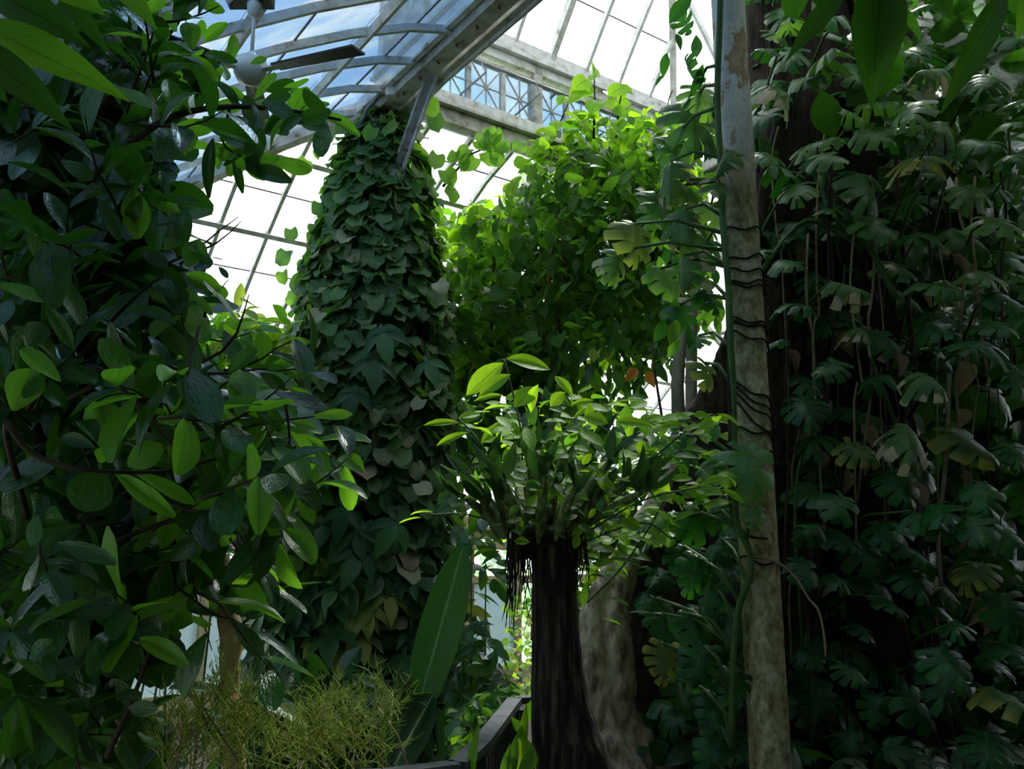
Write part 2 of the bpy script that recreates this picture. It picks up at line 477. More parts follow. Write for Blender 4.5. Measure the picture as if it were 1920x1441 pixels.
def lobed(seed=0, n=2):
    """pointed middle lobe with two pairs of curved side lobes"""
    rg = random.Random(seed)
    v = []; f = []; uv = []
    def lobe(ang, ln, w, off):
        sh = blade('lance', w/ln, 6, 1, 0.18, 0.0)
        b = len(v)
        for (x, y, z), u in zip(sh.v, sh.uv):
            X, Y = x*ln, y*ln
            bend = ang*(1 - 0.35*y)
            v.append((X*cos(bend) + Y*sin(bend), off + -X*sin(bend) + Y*cos(bend), z*ln - 0.22*(Y)**2 - 0.04*abs(ang)*Y))
            uv.append(tuple(u))
        f.extend(tuple(i+b for i in q) for q in sh.f)
    lobe(rg.uniform(-.06, .06), 0.74, 0.34, 0.24)
    for s in (-1, 1):
        lobe(s*1.25, 0.62, 0.22, 0.22)
        if n > 1: lobe(s*2.2, 0.36, 0.2, 0.2)
    lobe(0, 0.3, 0.12, 0.0)
    return Shape(v, f, uv)

def frame(tip, nrm):
    y = Vector(tip).normalized()
    n = Vector(nrm)
    z = n - y * n.dot(y)
    if z.length < 1e-4: z = y.orthogonal()
    z.normalize()
    x = y.cross(z)
    return Matrix((x, y, z)).transposed()
def rv(s=1.0):
    return Vector((random.gauss(0, s), random.gauss(0, s), random.gauss(0, s)))

class Plant:
    """an Empty at the plant's base with its stems and its leaves; leaves past the limit are joined into one part"""
    def __init__(s, name, loc, label, cat, group=None, limit=300):
        s.root = empty(name, loc, label, cat, group)
        s.base = Vector(loc); s.leaves = []; s.limit = limit; s.mes = {}
    def leaf(s, sh, mats, pos, tip, nrm, size, wide=1.0, prio=0, name='leaf', parent=None):
        s.leaves.append((prio, sh, mats, Vector(pos), frame(tip, nrm), size, wide, name, parent))
    def stem(s, pts, rad, mat, name='stem', seg=6, **k):
        b = MB().tube(pts, rad, seg, **k)
        return b.build(name, mat, s.root, True)
    def done(s):
        s.leaves.sort(key=lambda l: (-l[0], (l[3]-EYE).length))
        for (pr, sh, mats, pos, mt, size, wide, name, parent) in s.leaves[:s.limit]:
            key = (id(sh), tuple(m.name for m in mats), name)
            if key not in s.mes:
                k2 = key[:2]
                if k2 not in LEAF_ME: LEAF_ME[k2] = sh.me('leaf_blade', mats)
                s.mes[key] = LEAF_ME[k2]
            o = link(bpy.data.objects.new(name, s.mes[key]))
            par = parent or s.root
            o.parent = par
            o.matrix_basis = Matrix.Translation(pos - wloc(par)) @ (mt @ Matrix.Diagonal((size*wide, size, size))).to_4x4()
        rest = s.leaves[s.limit:]
        if rest:
            V = []; Fc = []; UVs = []; FM = []; n = 0; mats = []
            for (pr, sh, ms, pos, mt, size, wide, name, parent) in rest:
                mp = []
                for mm in ms:
                    if mm not in mats: mats.append(mm)
                    mp.append(mats.index(mm))
                A = np.array(mt) * np.array([size*wide, size, size])[None, :]
                V.append(sh.v @ A.T + np.array(pos))
                UVs.append(sh.uv)
                Fc += [tuple(i+n for i in q) for q in sh.f]
                FM += [mp[min(k, len(mp)-1)] for k in sh.fm]
                n += len(sh.v)
            me = mesh('foliage', np.concatenate(V), Fc, mats, np.concatenate(UVs), True, FM)
            o = obj('foliage', me, s.root)
            o['kind'] = 'stuff'
        return s.root
LEAF_ME = {}
def in_poly(x, y, P):
    c = False; j = len(P)-1
    for i in range(len(P)):
        if (P[i][1] > y) != (P[j][1] > y) and x < (P[j][0]-P[i][0])*(y-P[i][1])/(P[j][1]-P[i][1]) + P[i][0]:
            c = not c
        j = i
    return c
def poly_pts(P, n):
    x0 = min(p[0] for p in P); x1 = max(p[0] for p in P); y0 = min(p[1] for p in P); y1 = max(p[1] for p in P)
    out = []
    while len(out) < n:
        x = random.uniform(x0, x1); y = random.uniform(y0, y1)
        if in_poly(x, y, P): out.append((x, y))
    return out
def struct(name, b, mat, parent=None, smooth=False):
    o = b.build(name, mat, parent, smooth)
    if parent is None: o['kind'] = 'structure'
    return o

# ================================================================== the glasshouse
UP = Vector((0, 0, 1))
VMAX = 4.05
UMIN = -9.0
LOW_W = 5.0
def zlow(d): return ZS + 0.05 - 3.64*(max(0, d)/5)**1.35
def zup(d): return ZS + 1.25 + 3.0*(1 - (1 - min(d, 3.9)/4)**1.9)
def clip_poly(poly, planes):
    for (ca, cd, c) in planes:
        out = []
        for i in range(len(poly)):
            p, q = poly[i], poly[(i+1) % len(poly)]
            fp = ca*p[0]+cd*p[1]+c; fq = ca*q[0]+cd*q[1]+c
            if fp >= 0: out.append(p)
            if fp*fq < 0:
                k = fp/(fp-fq)
                out.append((p[0]+(q[0]-p[0])*k, p[1]+(q[1]-p[1])*k))
        poly = out
        if len(poly) < 3: return []
    return poly
def clip_seg(p, q, planes):
    t0, t1 = 0.0, 1.0
    for (ca, cd, c) in planes:
        fp = ca*p[0]+cd*p[1]+c; fq = ca*q[0]+cd*q[1]+c
        if fp < 0 and fq < 0: return None
        if fp < 0: t0 = max(t0, fp/(fp-fq))
        elif fq < 0: t1 = min(t1, fp/(fp-fq))
    if t1 - t0 < 1e-3: return None
    L = lambda t: (p[0]+(q[0]-p[0])*t, p[1]+(q[1]-p[1])*t)
    return L(t0), L(t1)
def roof(name, P, A, D, rails, planes, glass, barmat, bw=0.035, bh=0.07, main=(), railw=0.07, lapmat=None):
    root = empty(name, P(A[0], D[-1]), kind='structure')
    def nrm(a, d):
        e = 0.02
        n = (P(a+e, d)-P(a-e, d)).cross(P(a, d+e)-P(a, max(0, d-e)))
        return (n if n.z > 0 else -n).normalized()
    for a in A:
        s = clip_seg((a, D[0]), (a, D[-1]), planes)
        if not s: continue
        pts = [P(a, s[0][1]+(s[1][1]-s[0][1])*k/10) for k in range(11)]
        if (pts[0]-pts[-1]).length < 0.08: continue
        big = any(abs(a-m) < 0.01 for m in main)
        MB().sweep(pts, nrm(a, (s[0][1]+s[1][1])/2), bw*(1.8 if big else 1), bh*(1.6 if big else 1), -bh*0.5).build('rafter', barmat, root)
    for d in rails:
        s = clip_seg((A[0], d), (A[-1], d), planes)
        if not s: continue
        MB().sweep([P(*s[0]), P(*s[1])], nrm((s[0][0]+s[1][0])/2, d), railw, 0.06, -0.06).build('rail', barmat, root)
    for i in range(len(A)-1):
        for k in range(len(D)-1):
            q = clip_poly([(A[i], D[k]), (A[i+1], D[k]), (A[i+1], D[k+1]), (A[i], D[k+1])], planes)
            if len(q) < 3: continue
            pts = [P(*c) for c in q]
            MB().prism(pts, nrm((A[i]+A[i+1])/2, (D[k]+D[k+1])/2)*0.006).build('pane', glass, root)
    for k in range(1, len(D)-1):
        if any(abs(D[k]-r) < 0.02 for r in rails): continue
        s = clip_seg((A[0], D[k]), (A[-1], D[k]), planes)
        if not s: continue
        MB().sweep([P(*s[0]), P(*s[1])], nrm((s[0][0]+s[1][0])/2, D[k]), 0.014, 0.012, 0.0).build('lap_joint', M['lap'], root)
    return root
def rng(a, b, n): return [a+(b-a)*i/n for i in range(n+1)]

# far lower roof (slopes down away from the photographer)
roof('roof_far', lambda v, d: H(d, v, zlow(d)), [0.05+0.5*k for k in range(-10, 19)], [0, 0.43, 0.85, 1.28, 1.7, 2.15, 2.6, 3.05, 3.5, 4.2, 5.0], [0.85, 1.7, 2.6, 3.5, 4.2],
     [(1, 1, 0), (-1, 1, VMAX)], M['glass'], M['white_paint'], 0.038, 0.06, main=(0.05+0.5*4, 0.05+0.5*8), railw=0.06)
# left lower roof (slopes down to the left, over the photographer)
roof('roof_left', lambda u, d: H(u, -d, zlow(d)), [0.15+0.55*k for k in range(-17, 10)], [0, 0.43, 0.87, 1.41, 1.95, 2.5, 3.0, 4.0, 5.0], [0.87, 1.95, 3.0, 4.0],
     [(-1, 1, 0)], M['glass_blue'], M['white_paint'], 0.04, 0.06, railw=0.04)
# right lower roof, mostly behind the trees
roof('roof_right', lambda u, d: H(u, VMAX+d, zlow(d)), [0.15+1.1*k for k in range(-8, 5)], [0, 1.0, 2.0, 3.0, 4.0, 5.0], [1.0, 2.0, 3.0, 4.0],
     [(-1, 1, 0)], M['glass'], M['white_paint'], 0.05, 0.08, railw=0.06)
# upper roof of the nave with its hipped far end
roof('roof_nave_far', lambda v, d: H(-d, v, zup(d)), [0.05+0.5*k for k in range(0, 9)], [0, 0.42, 0.85, 1.25, 1.65, 2.02], [1.25],
     [(1, -1, 0), (-1, -1, VMAX)], M['glass'], M['white_paint'], 0.04, 0.07, main=(2.05,), railw=0.05)
roof('roof_nave_left', lambda u, d: H(u, d, zup(d)), [0.0-0.9*k for k in range(10, -1, -1)], [0, 0.85, 1.65, 2.02], [0.85],
     [(-1, -1, 0)], M['glass'], M['white_paint'], 0.04, 0.07)
roof('roof_nave_right', lambda u, d: H(u, VMAX-d, zup(d)), [0.0-0.9*k for k in range(10, -1, -1)], [0, 0.85, 1.65, 2.02], [0.85],
     [(-1, -1, 0)], M['glass'], M['white_paint'], 0.04, 0.07)

def bar(name, pts, w, h, mat, up=UP, parent=None, kind='structure', off=0.0):
    o = MB().sweep(pts, up, w, h, off).build(name, mat, parent)
    if parent is None and kind: o['kind'] = kind
    return o
# hips and ridge
for nm, f in (('trim_hip', lambda d: H(d, -d, zlow(d))), ('trim_hip', lambda d: H(d, VMAX+d, zlow(d)))):
    bar(nm, [f(0.02+4.98*k/14) for k in range(15)], 0.10, 0.17, M['grey_paint'], off=-0.03)
for f in (lambda d: H(-d, d, zup(d)), lambda d: H(-d, VMAX-d, zup(d))):
    bar('trim_hip', [f(2.02*k/10) for k in range(11)], 0.08, 0.12, M['white_paint'], off=-0.02)
bar('trim_ridge', [H(-2.02, 2.02, zup(2.02)), H(UMIN, 2.02, zup(2.02))], 0.14, 0.16, M['white_paint'])

# clerestory bands above the plate beams
def clerestory(name, Q, L, n, glass, posts, out):
    """Q(s, z) along the band"""
    r = empty(name, Q(0, ZS), kind='structure')
    MB().sweep([Q(-0.05, ZS+0.13), Q(L, ZS+0.13)], UP, 0.16, 0.14).build('sill_beam', M['grey_paint'], r)
    MB().sweep([Q(-0.05, ZS+0.30), Q(L, ZS+0.30)], UP, 0.24, 0.13).build('sill_board', M['white_paint'], r)
    MB().sweep([Q(-0.05, ZS+0.225), Q(L, ZS+0.225)], UP, 0.30, 0.03).build('sill_moulding', M['grey_paint'], r)
    MB().sweep([Q(-0.05, ZS+0.92), Q(L, ZS+0.92)], UP, 0.05, 0.05).build('head_rail', M['grey_paint'], r)
    MB().sweep([Q(-0.05, ZS+1.04), Q(L, ZS+1.04)], UP, 0.14, 0.10).build('cornice', M['white_paint'], r)
    MB().sweep([Q(-0.05, ZS+1.12), Q(L, ZS+1.12)], UP, 0.26, 0.05).build('cornice_moulding', M['white_paint'], r)
    MB().sweep([Q(-0.05, ZS+1.22), Q(L, ZS+1.22)], UP, 0.18, 0.15).build('gutter_board', M['white_paint'], r)
    w = L/n
    z0, z1 = ZS+0.37, ZS+0.90
    for i in range(n+1):
        s = i*w
        big = i in posts
        MB().sweep([Q(s, z0-0.05), Q(s, z1+(0.36 if big else 0.05))], out, 0.10 if big else 0.045, 0.14 if big else 0.06).build('post' if big else 'mullion', M['grey_paint'], r)
    for i in range(n):
        a, b = i*w+0.02, (i+1)*w-0.02
        c = (a+b)/2; zc = (z0+z1)/2
        MB().prism([Q(a, z0), Q(b, z0), Q(b, z1), Q(a, z1)], out*0.006).build('pane', glass, r)
        st = empty('star_bars', Q(c, zc)); st.parent = r; st.location = Q(c, zc) - wloc(r)
        for (p, q) in (((a, z0), (b, z1)), ((a, z1), (b, z0)), ((c, z0), (c, z1)), ((a, zc), (b, zc))):
            MB().sweep([Q(*p), Q(*q)], out, 0.013, 0.013, 0.012).build('star_bar', M['bar'], st)
        MB().sweep([Q(c-0.025, zc), Q(c+0.025, zc)], out, 0.05, 0.016, 0.016).build('rosette', M['bar'], st)
    return r
clerestory('wall_clerestory_far', lambda s, z: H(0, 0.12+s, z), VMAX-0.12, 9, M['glass_clear'], (0, 4, 9), -HU)
clerestory('wall_clerestory_left', lambda s, z: H(-0.12-s, 0, z), 8.8, 12, M['glass'], (0, 6, 12), -HV)
clerestory('wall_clerestory_right', lambda s, z: H(-0.12-s, VMAX, z), 8.8, 12, M['glass'], (0, 6, 12), HV)
# plate beam that comes towards the photographer, built up of three members
pb = empty('trim_plate_beam', H(0, 0, ZS), kind='structure')
MB().sweep([H(0.15, -0.04, ZS-0.02), H(UMIN, -0.04, ZS-0.02)], UP, 0.15, 0.20).build('beam', M['grey_paint'], pb)
MB().sweep([H(0.15, -0.16, ZS+0.02), H(UMIN, -0.16, ZS+0.02)], UP, 0.05, 0.13).build('glazing_sill', M['white_paint'], pb)
MB().sweep([H(0.15, 0.10, ZS-0.10), H(UMIN, 0.10, ZS-0.10)], UP, 0.07, 0.05).build('lower_flange', M['grey_paint'], pb)
for k in range(16):
    MB().sweep([H(-0.3-0.3*k, -0.07, ZS-0.128), H(-0.3-0.3*k, -0.05, ZS-0.150)], HU, 0.018, 0.018).build('rivet', M['brown_wood'], pb)
# operating rod of the clerestory sashes, with its brackets and arms
rod = empty('sash_operating_rod', H(-0.2, 0.3, ZS+0.7), 'thin grey rod running along the clerestory windows under the cornice', 'rod')
MB().tube([H(-0.16, 0.15, ZS+0.80), H(-0.16, VMAX-0.1, ZS+0.80)], 0.018, 8).build('shaft', M['pipe'], rod, True)
for s in (0.9, 2.05, 3.1):
    MB().tube([H(-0.16, s, ZS+0.80), H(-0.02, s+0.02, ZS+0.80)], 0.016, 6).build('bracket', M['pipe'], rod, True)
for s in (1.05, 1.75, 2.6):
    MB().tube([H(-0.16, s, ZS+0.80), H(-0.22, s+0.02, ZS+0.66), H(-0.03, s-0.18, ZS+0.42)], 0.011, 6).build('lever_arm', M['pipe'], rod, True)
# conduit and cables that follow the plate beam
cdt = empty('conduit', at(700, 200, 7.4), 'thin grey conduit pipe following the beam to a junction box', 'pipe')
MB().tube([H(0.1, 0.16, ZS-0.20), H(-1.0, 0.14, ZS-0.13), H(-3.6, 0.14, ZS-0.13)], 0.022, 8).build('pipe', M['white_paint'], cdt, True)
MB().tube([at(*p) for p in ((668, 250, 7.2), (688, 205, 7.2), (720, 165, 7.1), (742, 143, 7.0), (775, 138, 6.9), (800, 105, 6.7), (860, 50, 6.3), (915, -10, 5.9))], 0.02, 8).build('cable', M['pipe'], cdt, True)
MB().box(*[(at(734, 172, 7.05)+Vector(d)) for d in ((-0.05, -0.04, -0.05), (0.05, 0.04, 0.09))]).build('junction_box', M['white_paint'], cdt)
# columns
def column(name, c, z0, z1, r, mat, kind='structure'):
    o = MB().lathe((0, 0, 0), [(r*1.5, z0), (r*1.5, z0+0.12), (r*1.05, z0+0.2), (r, z0+0.4), (r*0.97, (z0+z1)/2), (r*0.94, z1-0.2), (r*1.15, z1-0.16), (r*1.15, z1-0.06), (r*1.35, z1)], 28).build(name, mat, None, True)
    o.location = c
    o['kind'] = kind
    return o
column('column_corner', HC, GZ, ZS-0.1, 0.10, M['white_paint'])
PX = 1.278
column('column_iron', Vector((PX, 4.5, 0)), GZ, ZS+0.05, 0.102, M['post'])
# diagonal brace from the beam to the corner column
br = empty('trim_brace', at(740, 330, 7.2), kind='structure')
MB().sweep([at(842, 52, 6.55), at(790, 190, 6.85), at(738, 335, 7.2)], Vector((0.5, -0.8, 0.2)), 0.085, 0.05).build('brace_web', M['bar'], br)
MB().sweep([at(851, 55, 6.55), at(799, 193, 6.85), at(746, 340, 7.2)], Vector((0.5, -0.8, 0.2)), 0.022, 0.09).build('brace_flange', M['white_paint'], br)

# outer walls: cornice, transom, sill and windows bay by bay
def glazed_wall(name, Q, s0, s1, n, out, panes):
    r = empty(name, Q(s0, GZ), kind='structure')
    for (z, w, h, nm, mt) in ((2.20, 0.20, 0.14, 'wall_plate', 'cream_wood'), (2.08, 0.28, 0.05, 'moulding', 'cream_wood'), (1.98, 0.14, 0.16, 'fascia', 'cream_wood'), (1.80, 0.10, 0.12, 'head_rail', 'cream_wood'),
                              (1.25, 0.09, 0.09, 'transom', 'cream_wood'), (-0.30, 0.12, 0.34, 'plinth', 'cream_wood')):
        MB().sweep([Q(s0, z), Q(s1, z)], UP, w, h).build(nm, M[mt], r)
    w = (s1-s0)/n
    for i in range(n+1):
        MB().sweep([Q(s0+i*w, GZ), Q(s0+i*w, 2.1)], out, 0.10, 0.12).build('post', M['cream_wood'], r)
        if i % 3 == 0:
            MB().sweep([Q(s0+i*w+0.11, GZ), Q(s0+i*w+0.11, 2.1)], out, 0.07, 0.07).build('pilaster', M['brown_wood'], r)
    for i in range(n):
        a, b = s0+i*w+0.05, s0+(i+1)*w-0.05
        for (z0, z1, top) in ((-0.13, 1.205, 0), (1.295, 1.75, 1)):
            k = panes(i, top)
            fr = MB()
            for (p, q) in (((a, z0), (b, z0)), ((a, z1), (b, z1)), ((a, z0), (a, z1)), ((b, z0), (b, z1))):
                fr.sweep([Q(*p), Q(*q)], out, 0.04, 0.04)
            f = fr.build('sash', M['cream_wood'], r)
            MB().prism([Q(a, z0), Q(b, z0), Q(b, z1), Q(a, z1)], out*0.006).build('pane', M[k], f)
    return r
glazed_wall('wall_far', lambda s, z: H(LOW_W, s, z), -5.0, 9.3, 14, -HU, lambda i, t: 'glass' if t or i in (10, 11) else 'frost')
glazed_wall('wall_left', lambda s, z: H(s, -LOW_W, z), UMIN, 5.0, 13, HV, lambda i, t: 'glass')
glazed_wall('wall_right', lambda s, z: H(s, VMAX+LOW_W, z), UMIN, 5.0, 8, -HV, lambda i, t: 'frost')
bk = MB()
bk.prism([H(UMIN, -5.1, GZ), H(UMIN, VMAX+5.1, GZ), H(UMIN, VMAX+5.1, 2.2), H(UMIN, VMAX, ZS), H(UMIN, 2.02, zup(2.02)), H(UMIN, 0, ZS), H(UMIN, -5.1, 2.2)], HU*0.2)
struct('wall_back', bk, surface_mat('old_brick', [(0.3,(0.05,0.02,0.012)), (0.7,(0.14,0.06,0.04))], 5, 0.9, 0.5))

# ground, path and garden
g = MB().add([H(-30, -30, GZ), H(-30, 40, GZ), H(40, 40, GZ), H(40, -30, GZ)], [(0, 1, 2, 3)])
struct('ground', MB().add([H(UMIN, -5.1, GZ), H(UMIN, 9.2, GZ), H(5.1, 9.2, GZ), H(5.1, -5.1, GZ)], [(0, 3, 2, 1)]), M['soil'])
struct('lawn', MB().add([v - Vector((0, 0, 0.03)) for v in g.v], [(0, 3, 2, 1)]), M['lawn'])
struct('path_outside', MB().add([H(-20, -9.6, GZ+0.0), H(30, -9.6, GZ), H(30, -6.6, GZ), H(-20, -6.6, GZ)], [(0, 1, 2, 3)]), M['gravel'])
struct('path_outside', MB().add([H(6.5, -20, GZ+0.005), H(9.0, -20, GZ+0.005), H(9.0, 20, GZ+0.005), H(6.5, 20, GZ+0.005)], [(0, 3, 2, 1)]), M['gravel'])
# raised path under the photographer, running on beside the railing
def slab(poly, z0, z1):
    n = len(poly); b = MB()
    return b.add([(x, y, z0) for x, y in poly] + [(x, y, z1) for x, y in poly],
                 [tuple(range(n))[::-1], tuple(range(n, 2*n))] + [(k, (k+1) % n, (k+1) % n+n, k+n) for k in range(n)])
struct('floor', slab([(-1.9, -3), (0.9, -3), (0.9, 2.6), (0.32, 4.6), (0.32, 5.6), (0.0, 5.6), (0.0, 4.7), (-0.19, 3.45), (-1.0, 3.0), (-1.9, 2.85)], GZ, 0.0), M['paving'])

# ================================================================== leaf kinds
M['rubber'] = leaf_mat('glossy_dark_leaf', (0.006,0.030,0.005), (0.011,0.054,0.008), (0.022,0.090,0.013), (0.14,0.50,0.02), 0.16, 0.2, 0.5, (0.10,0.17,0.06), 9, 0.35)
M['rubber_lit_lime'] = leaf_mat('glossy_lit_lime_leaf', (0.035,0.12,0.012), (0.055,0.17,0.015), (0.075,0.21,0.02), (0.30,0.74,0.03), 0.5, 0.28, 0.45, (0.14,0.24,0.06), 9, 0.4)  # lime copy of the dark glossy leaf, coloured as if backlit
M['near'] = leaf_mat('broad_ribbed_leaf', (0.030,0.085,0.008), (0.050,0.12,0.01), (0.075,0.15,0.015), (0.30,0.72,0.03), 0.55, 0.4, 0.4, (0.02,0.05,0.01), 16, 1.0, midw=0.012)
M['near_dark'] = leaf_mat('broad_dark_leaf', (0.014,0.040,0.007), (0.018,0.050,0.008), (0.024,0.06,0.01), (0.10,0.32,0.015), 0.38, 0.4, 0.35, (0.01,0.03,0.005), 14, 0.8, midw=0.012)
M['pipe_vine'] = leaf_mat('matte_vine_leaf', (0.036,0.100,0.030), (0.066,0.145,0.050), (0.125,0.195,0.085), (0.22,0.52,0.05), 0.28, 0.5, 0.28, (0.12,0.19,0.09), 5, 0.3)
M['pipe_lit'] = leaf_mat('lit_vine_leaf', (0.06,0.16,0.02), (0.10,0.23,0.03), (0.17,0.30,0.05), (0.40,0.78,0.06), 0.5, 0.45, 0.35, (0.2,0.3,0.1), 5, 0.3)  # brighter copy of the vine leaf, light put into its colour
M['pale_vine'] = leaf_mat('pale_faded_leaf', (0.20,0.23,0.12), (0.28,0.29,0.18), (0.34,0.33,0.22), (0.4,0.45,0.2), 0.2, 0.55, 0.3, (0.25,0.28,0.16), 5, 0.3)
M['philo'] = leaf_mat('lobed_climber_leaf', (0.010,0.048,0.014), (0.018,0.074,0.022), (0.040,0.120,0.030), (0.13,0.44,0.04), 0.2, 0.36, 0.3, (0.06,0.14,0.06), 9, 0.5)
M['philo_yellow'] = leaf_mat('yellowing_lobed_leaf', (0.10,0.17,0.03), (0.16,0.21,0.04), (0.24,0.26,0.06), (0.4,0.5,0.06), 0.3, 0.45, 0.35, (0.2,0.25,0.08), 9, 0.4)
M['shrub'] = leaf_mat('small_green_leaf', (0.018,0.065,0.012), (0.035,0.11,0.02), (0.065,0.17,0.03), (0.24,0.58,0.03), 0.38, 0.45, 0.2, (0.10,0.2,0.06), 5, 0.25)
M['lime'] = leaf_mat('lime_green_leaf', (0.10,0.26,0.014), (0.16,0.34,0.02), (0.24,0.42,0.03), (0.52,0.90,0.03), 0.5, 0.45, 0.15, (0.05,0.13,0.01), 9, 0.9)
M['yellow'] = leaf_mat('yellow_green_leaf', (0.20,0.30,0.03), (0.32,0.38,0.05), (0.48,0.42,0.06), (0.6,0.75,0.08), 0.45, 0.45, 0.35, (0.35,0.4,0.1), 6, 0.3)
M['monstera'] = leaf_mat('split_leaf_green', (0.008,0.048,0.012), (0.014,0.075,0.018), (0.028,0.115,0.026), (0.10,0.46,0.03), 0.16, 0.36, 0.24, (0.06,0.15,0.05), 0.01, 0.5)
M['monstera_lit'] = leaf_mat('split_leaf_lit_green', (0.035,0.11,0.035), (0.06,0.16,0.05), (0.09,0.20,0.06), (0.28,0.60,0.05), 0.38, 0.36, 0.45, (0.12,0.22,0.07), 0.01, 0.5)  # brighter copy of the split leaf, coloured as if lit
M['monstera_yellow'] = leaf_mat('split_leaf_yellowing', (0.03,0.085,0.02), (0.045,0.105,0.022), (0.07,0.125,0.025), (0.35,0.5,0.05), 0.3, 0.4, 0.4, (0.16,0.22,0.06), 0.01, 0.4, edge=(0.30,0.26,0.04), eth=0.68, esoft=0.25)
M['monstera_brown'] = leaf_mat('split_leaf_brown_edged', (0.020,0.075,0.020), (0.035,0.105,0.028), (0.055,0.135,0.035), (0.16,0.45,0.04), 0.16, 0.4, 0.25, (0.08,0.17,0.06), 0.01, 0.4, edge=(0.36,0.27,0.17), eth=0.93, esoft=0.05)
M['monstera_dry'] = leaf_mat('split_leaf_half_dead', (0.030,0.085,0.022), (0.05,0.12,0.03), (0.07,0.14,0.035), (0.2,0.45,0.06), 0.2, 0.45, 0.25, (0.1,0.17,0.06), 0.01, 0.4, edge=(0.42,0.32,0.20), eth=0.80, esoft=0.05)
M['strap'] = leaf_mat('dark_strap_leaf', (0.014,0.050,0.022), (0.020,0.065,0.028), (0.03,0.085,0.035), (0.08,0.30,0.04), 0.09, 0.34, 0.4, (0.30,0.48,0.28), 0.01, 1.0, midw=0.03)
M['orchid'] = leaf_mat('thick_orchid_leaf', (0.016,0.050,0.014), (0.026,0.070,0.020), (0.040,0.098,0.026), (0.08,0.22,0.03), 0.15, 0.42, 0.4, (0.03,0.07,0.03), 0.01, 0.5)
M['wispy'] = leaf_mat('yellow_green_wisp', (0.17,0.29,0.035), (0.27,0.38,0.07), (0.42,0.37,0.17), (0.38,0.5,0.07), 0.4, 0.6, 0.2, (0.2,0.26,0.05), 0.01, 0.0)
M['cane'] = surface_mat('ribbed_orchid_cane', [(0.34,(0.025,0.045,0.012)), (0.47,(0.11,0.15,0.045)), (0.58,(0.22,0.26,0.10)), (0.7,(0.45,0.45,0.30))], 42, 0.6, 0.6, (1,1,0.10), bscale=40)
M['pink'] = leaf_mat('pink_petal', (0.45,0.03,0.12), (0.6,0.06,0.2), (0.7,0.12,0.28), (0.7,0.1,0.25), 0.3, 0.5, 0.3, vamt=0.0)

S_RUB = [blade('obov', w, 7, 2, fo, dr, wv, ph) for (w, fo, dr, wv, ph) in ((0.44,0.12,0.10,0.02,0), (0.50,0.20,0.22,0.03,1), (0.40,0.30,0.30,0.02,2), (0.46,0.05,0.02,0.04,3))]
S_BROAD = [blade('lance', 0.44, 12, 2, 0.18, 0.22, 0.012, 0), blade('lance', 0.36, 12, 2, 0.10, 0.12, 0.012, 2)]
S_HEART = [blade('round', w, 5, 2, fo, dr, wv, ph, 0, 0.16) for (w, fo, dr, wv, ph) in ((0.95,0.10,0.20,0.14,0), (1.0,0.04,0.30,0.2,2), (0.88,0.22,0.15,0.16,4), (0.92,0.0,0.1,0.22,5))]
S_SMALL = [blade('ellip', 0.66, 4, 1, 0.12, 0.18), blade('ellip', 0.56, 4, 1, 0.2, 0.1), blade('heart', 0.85, 4, 1, 0.1, 0.2, 0, 0, 0, 0.1)]
S_OVAL = [blade('ellip', 0.52, 6, 2, 0.12, 0.12, 0.015, 0), blade('ellip', 0.46, 6, 2, 0.16, 0.22, 0.02, 2)]
S_PHILO = [lobed(1), lobed(2), lobed(3, 1)]
S_MON = [monstera(0, 1, 5), monstera(0, 2, 6), monstera(0, 3, 5, 0.9, 1.5), monstera(0, 4, 4, 1.0, 0.8)]
S_MOND = [monstera(0, 5, 5, 1.0, 1.3), monstera(0, 6, 6), monstera(0, 8, 5, 0.9, 1.5)]
S_MONX = [monstera(0, 9, 5, 0.95, 1.9), monstera(0, 12, 5, 0.85, 2.3)]
S_STRAP = [blade('strap', 0.16, 9, 1, 0.35, 0.05), blade('strap', 0.2, 9, 1, 0.3, 0.25)]
S_ORCH = [blade('lance', 0.26, 6, 1, 0.35, 0.06), blade('lance', 0.22, 6, 1, 0.4, 0.2)]
S_PADDLE = [blade('paddle', 0.27, 12, 3, 0.16, 0.04, 0.01), blade('paddle', 0.62, 10, 3, 0.22, 0.10, 0.01), blade('paddle', 0.5, 10, 3, 0.1, 0.15, 0.02)]
S_DEADL = [blade('lance', 0.5, 5, 1, 0.6, 0.4, 0.05, 1, 0.8)]
ch = random.choice
CAMV = Vector((0, -1, 0.1))

def toward(p): return (EYE - Vector(p)).normalized()

def leaf_px(P, sh, mats, b, t, Y, w, face=None, prio=5, dY=0.0, shw=None, name='leaf', parent=None):
    """leaf from base pixel b to tip pixel t at distance Y (tip dY farther); w its width in pixels"""
    p0 = at(b[0], b[1], Y); p1 = at(t[0], t[1], Y + dY)
    d = p1 - p0; L = d.length
    n = face if face is not None else toward(p0) + rv(0.35) + Vector((0, 0, 0.35))
    wide = (px(w, Y)/L) / (shw if shw else 0.46)
    P.leaf(sh, mats, p0, d, n, L, max(0.5, min(2.2, wide)), prio, name, parent)
    return p0

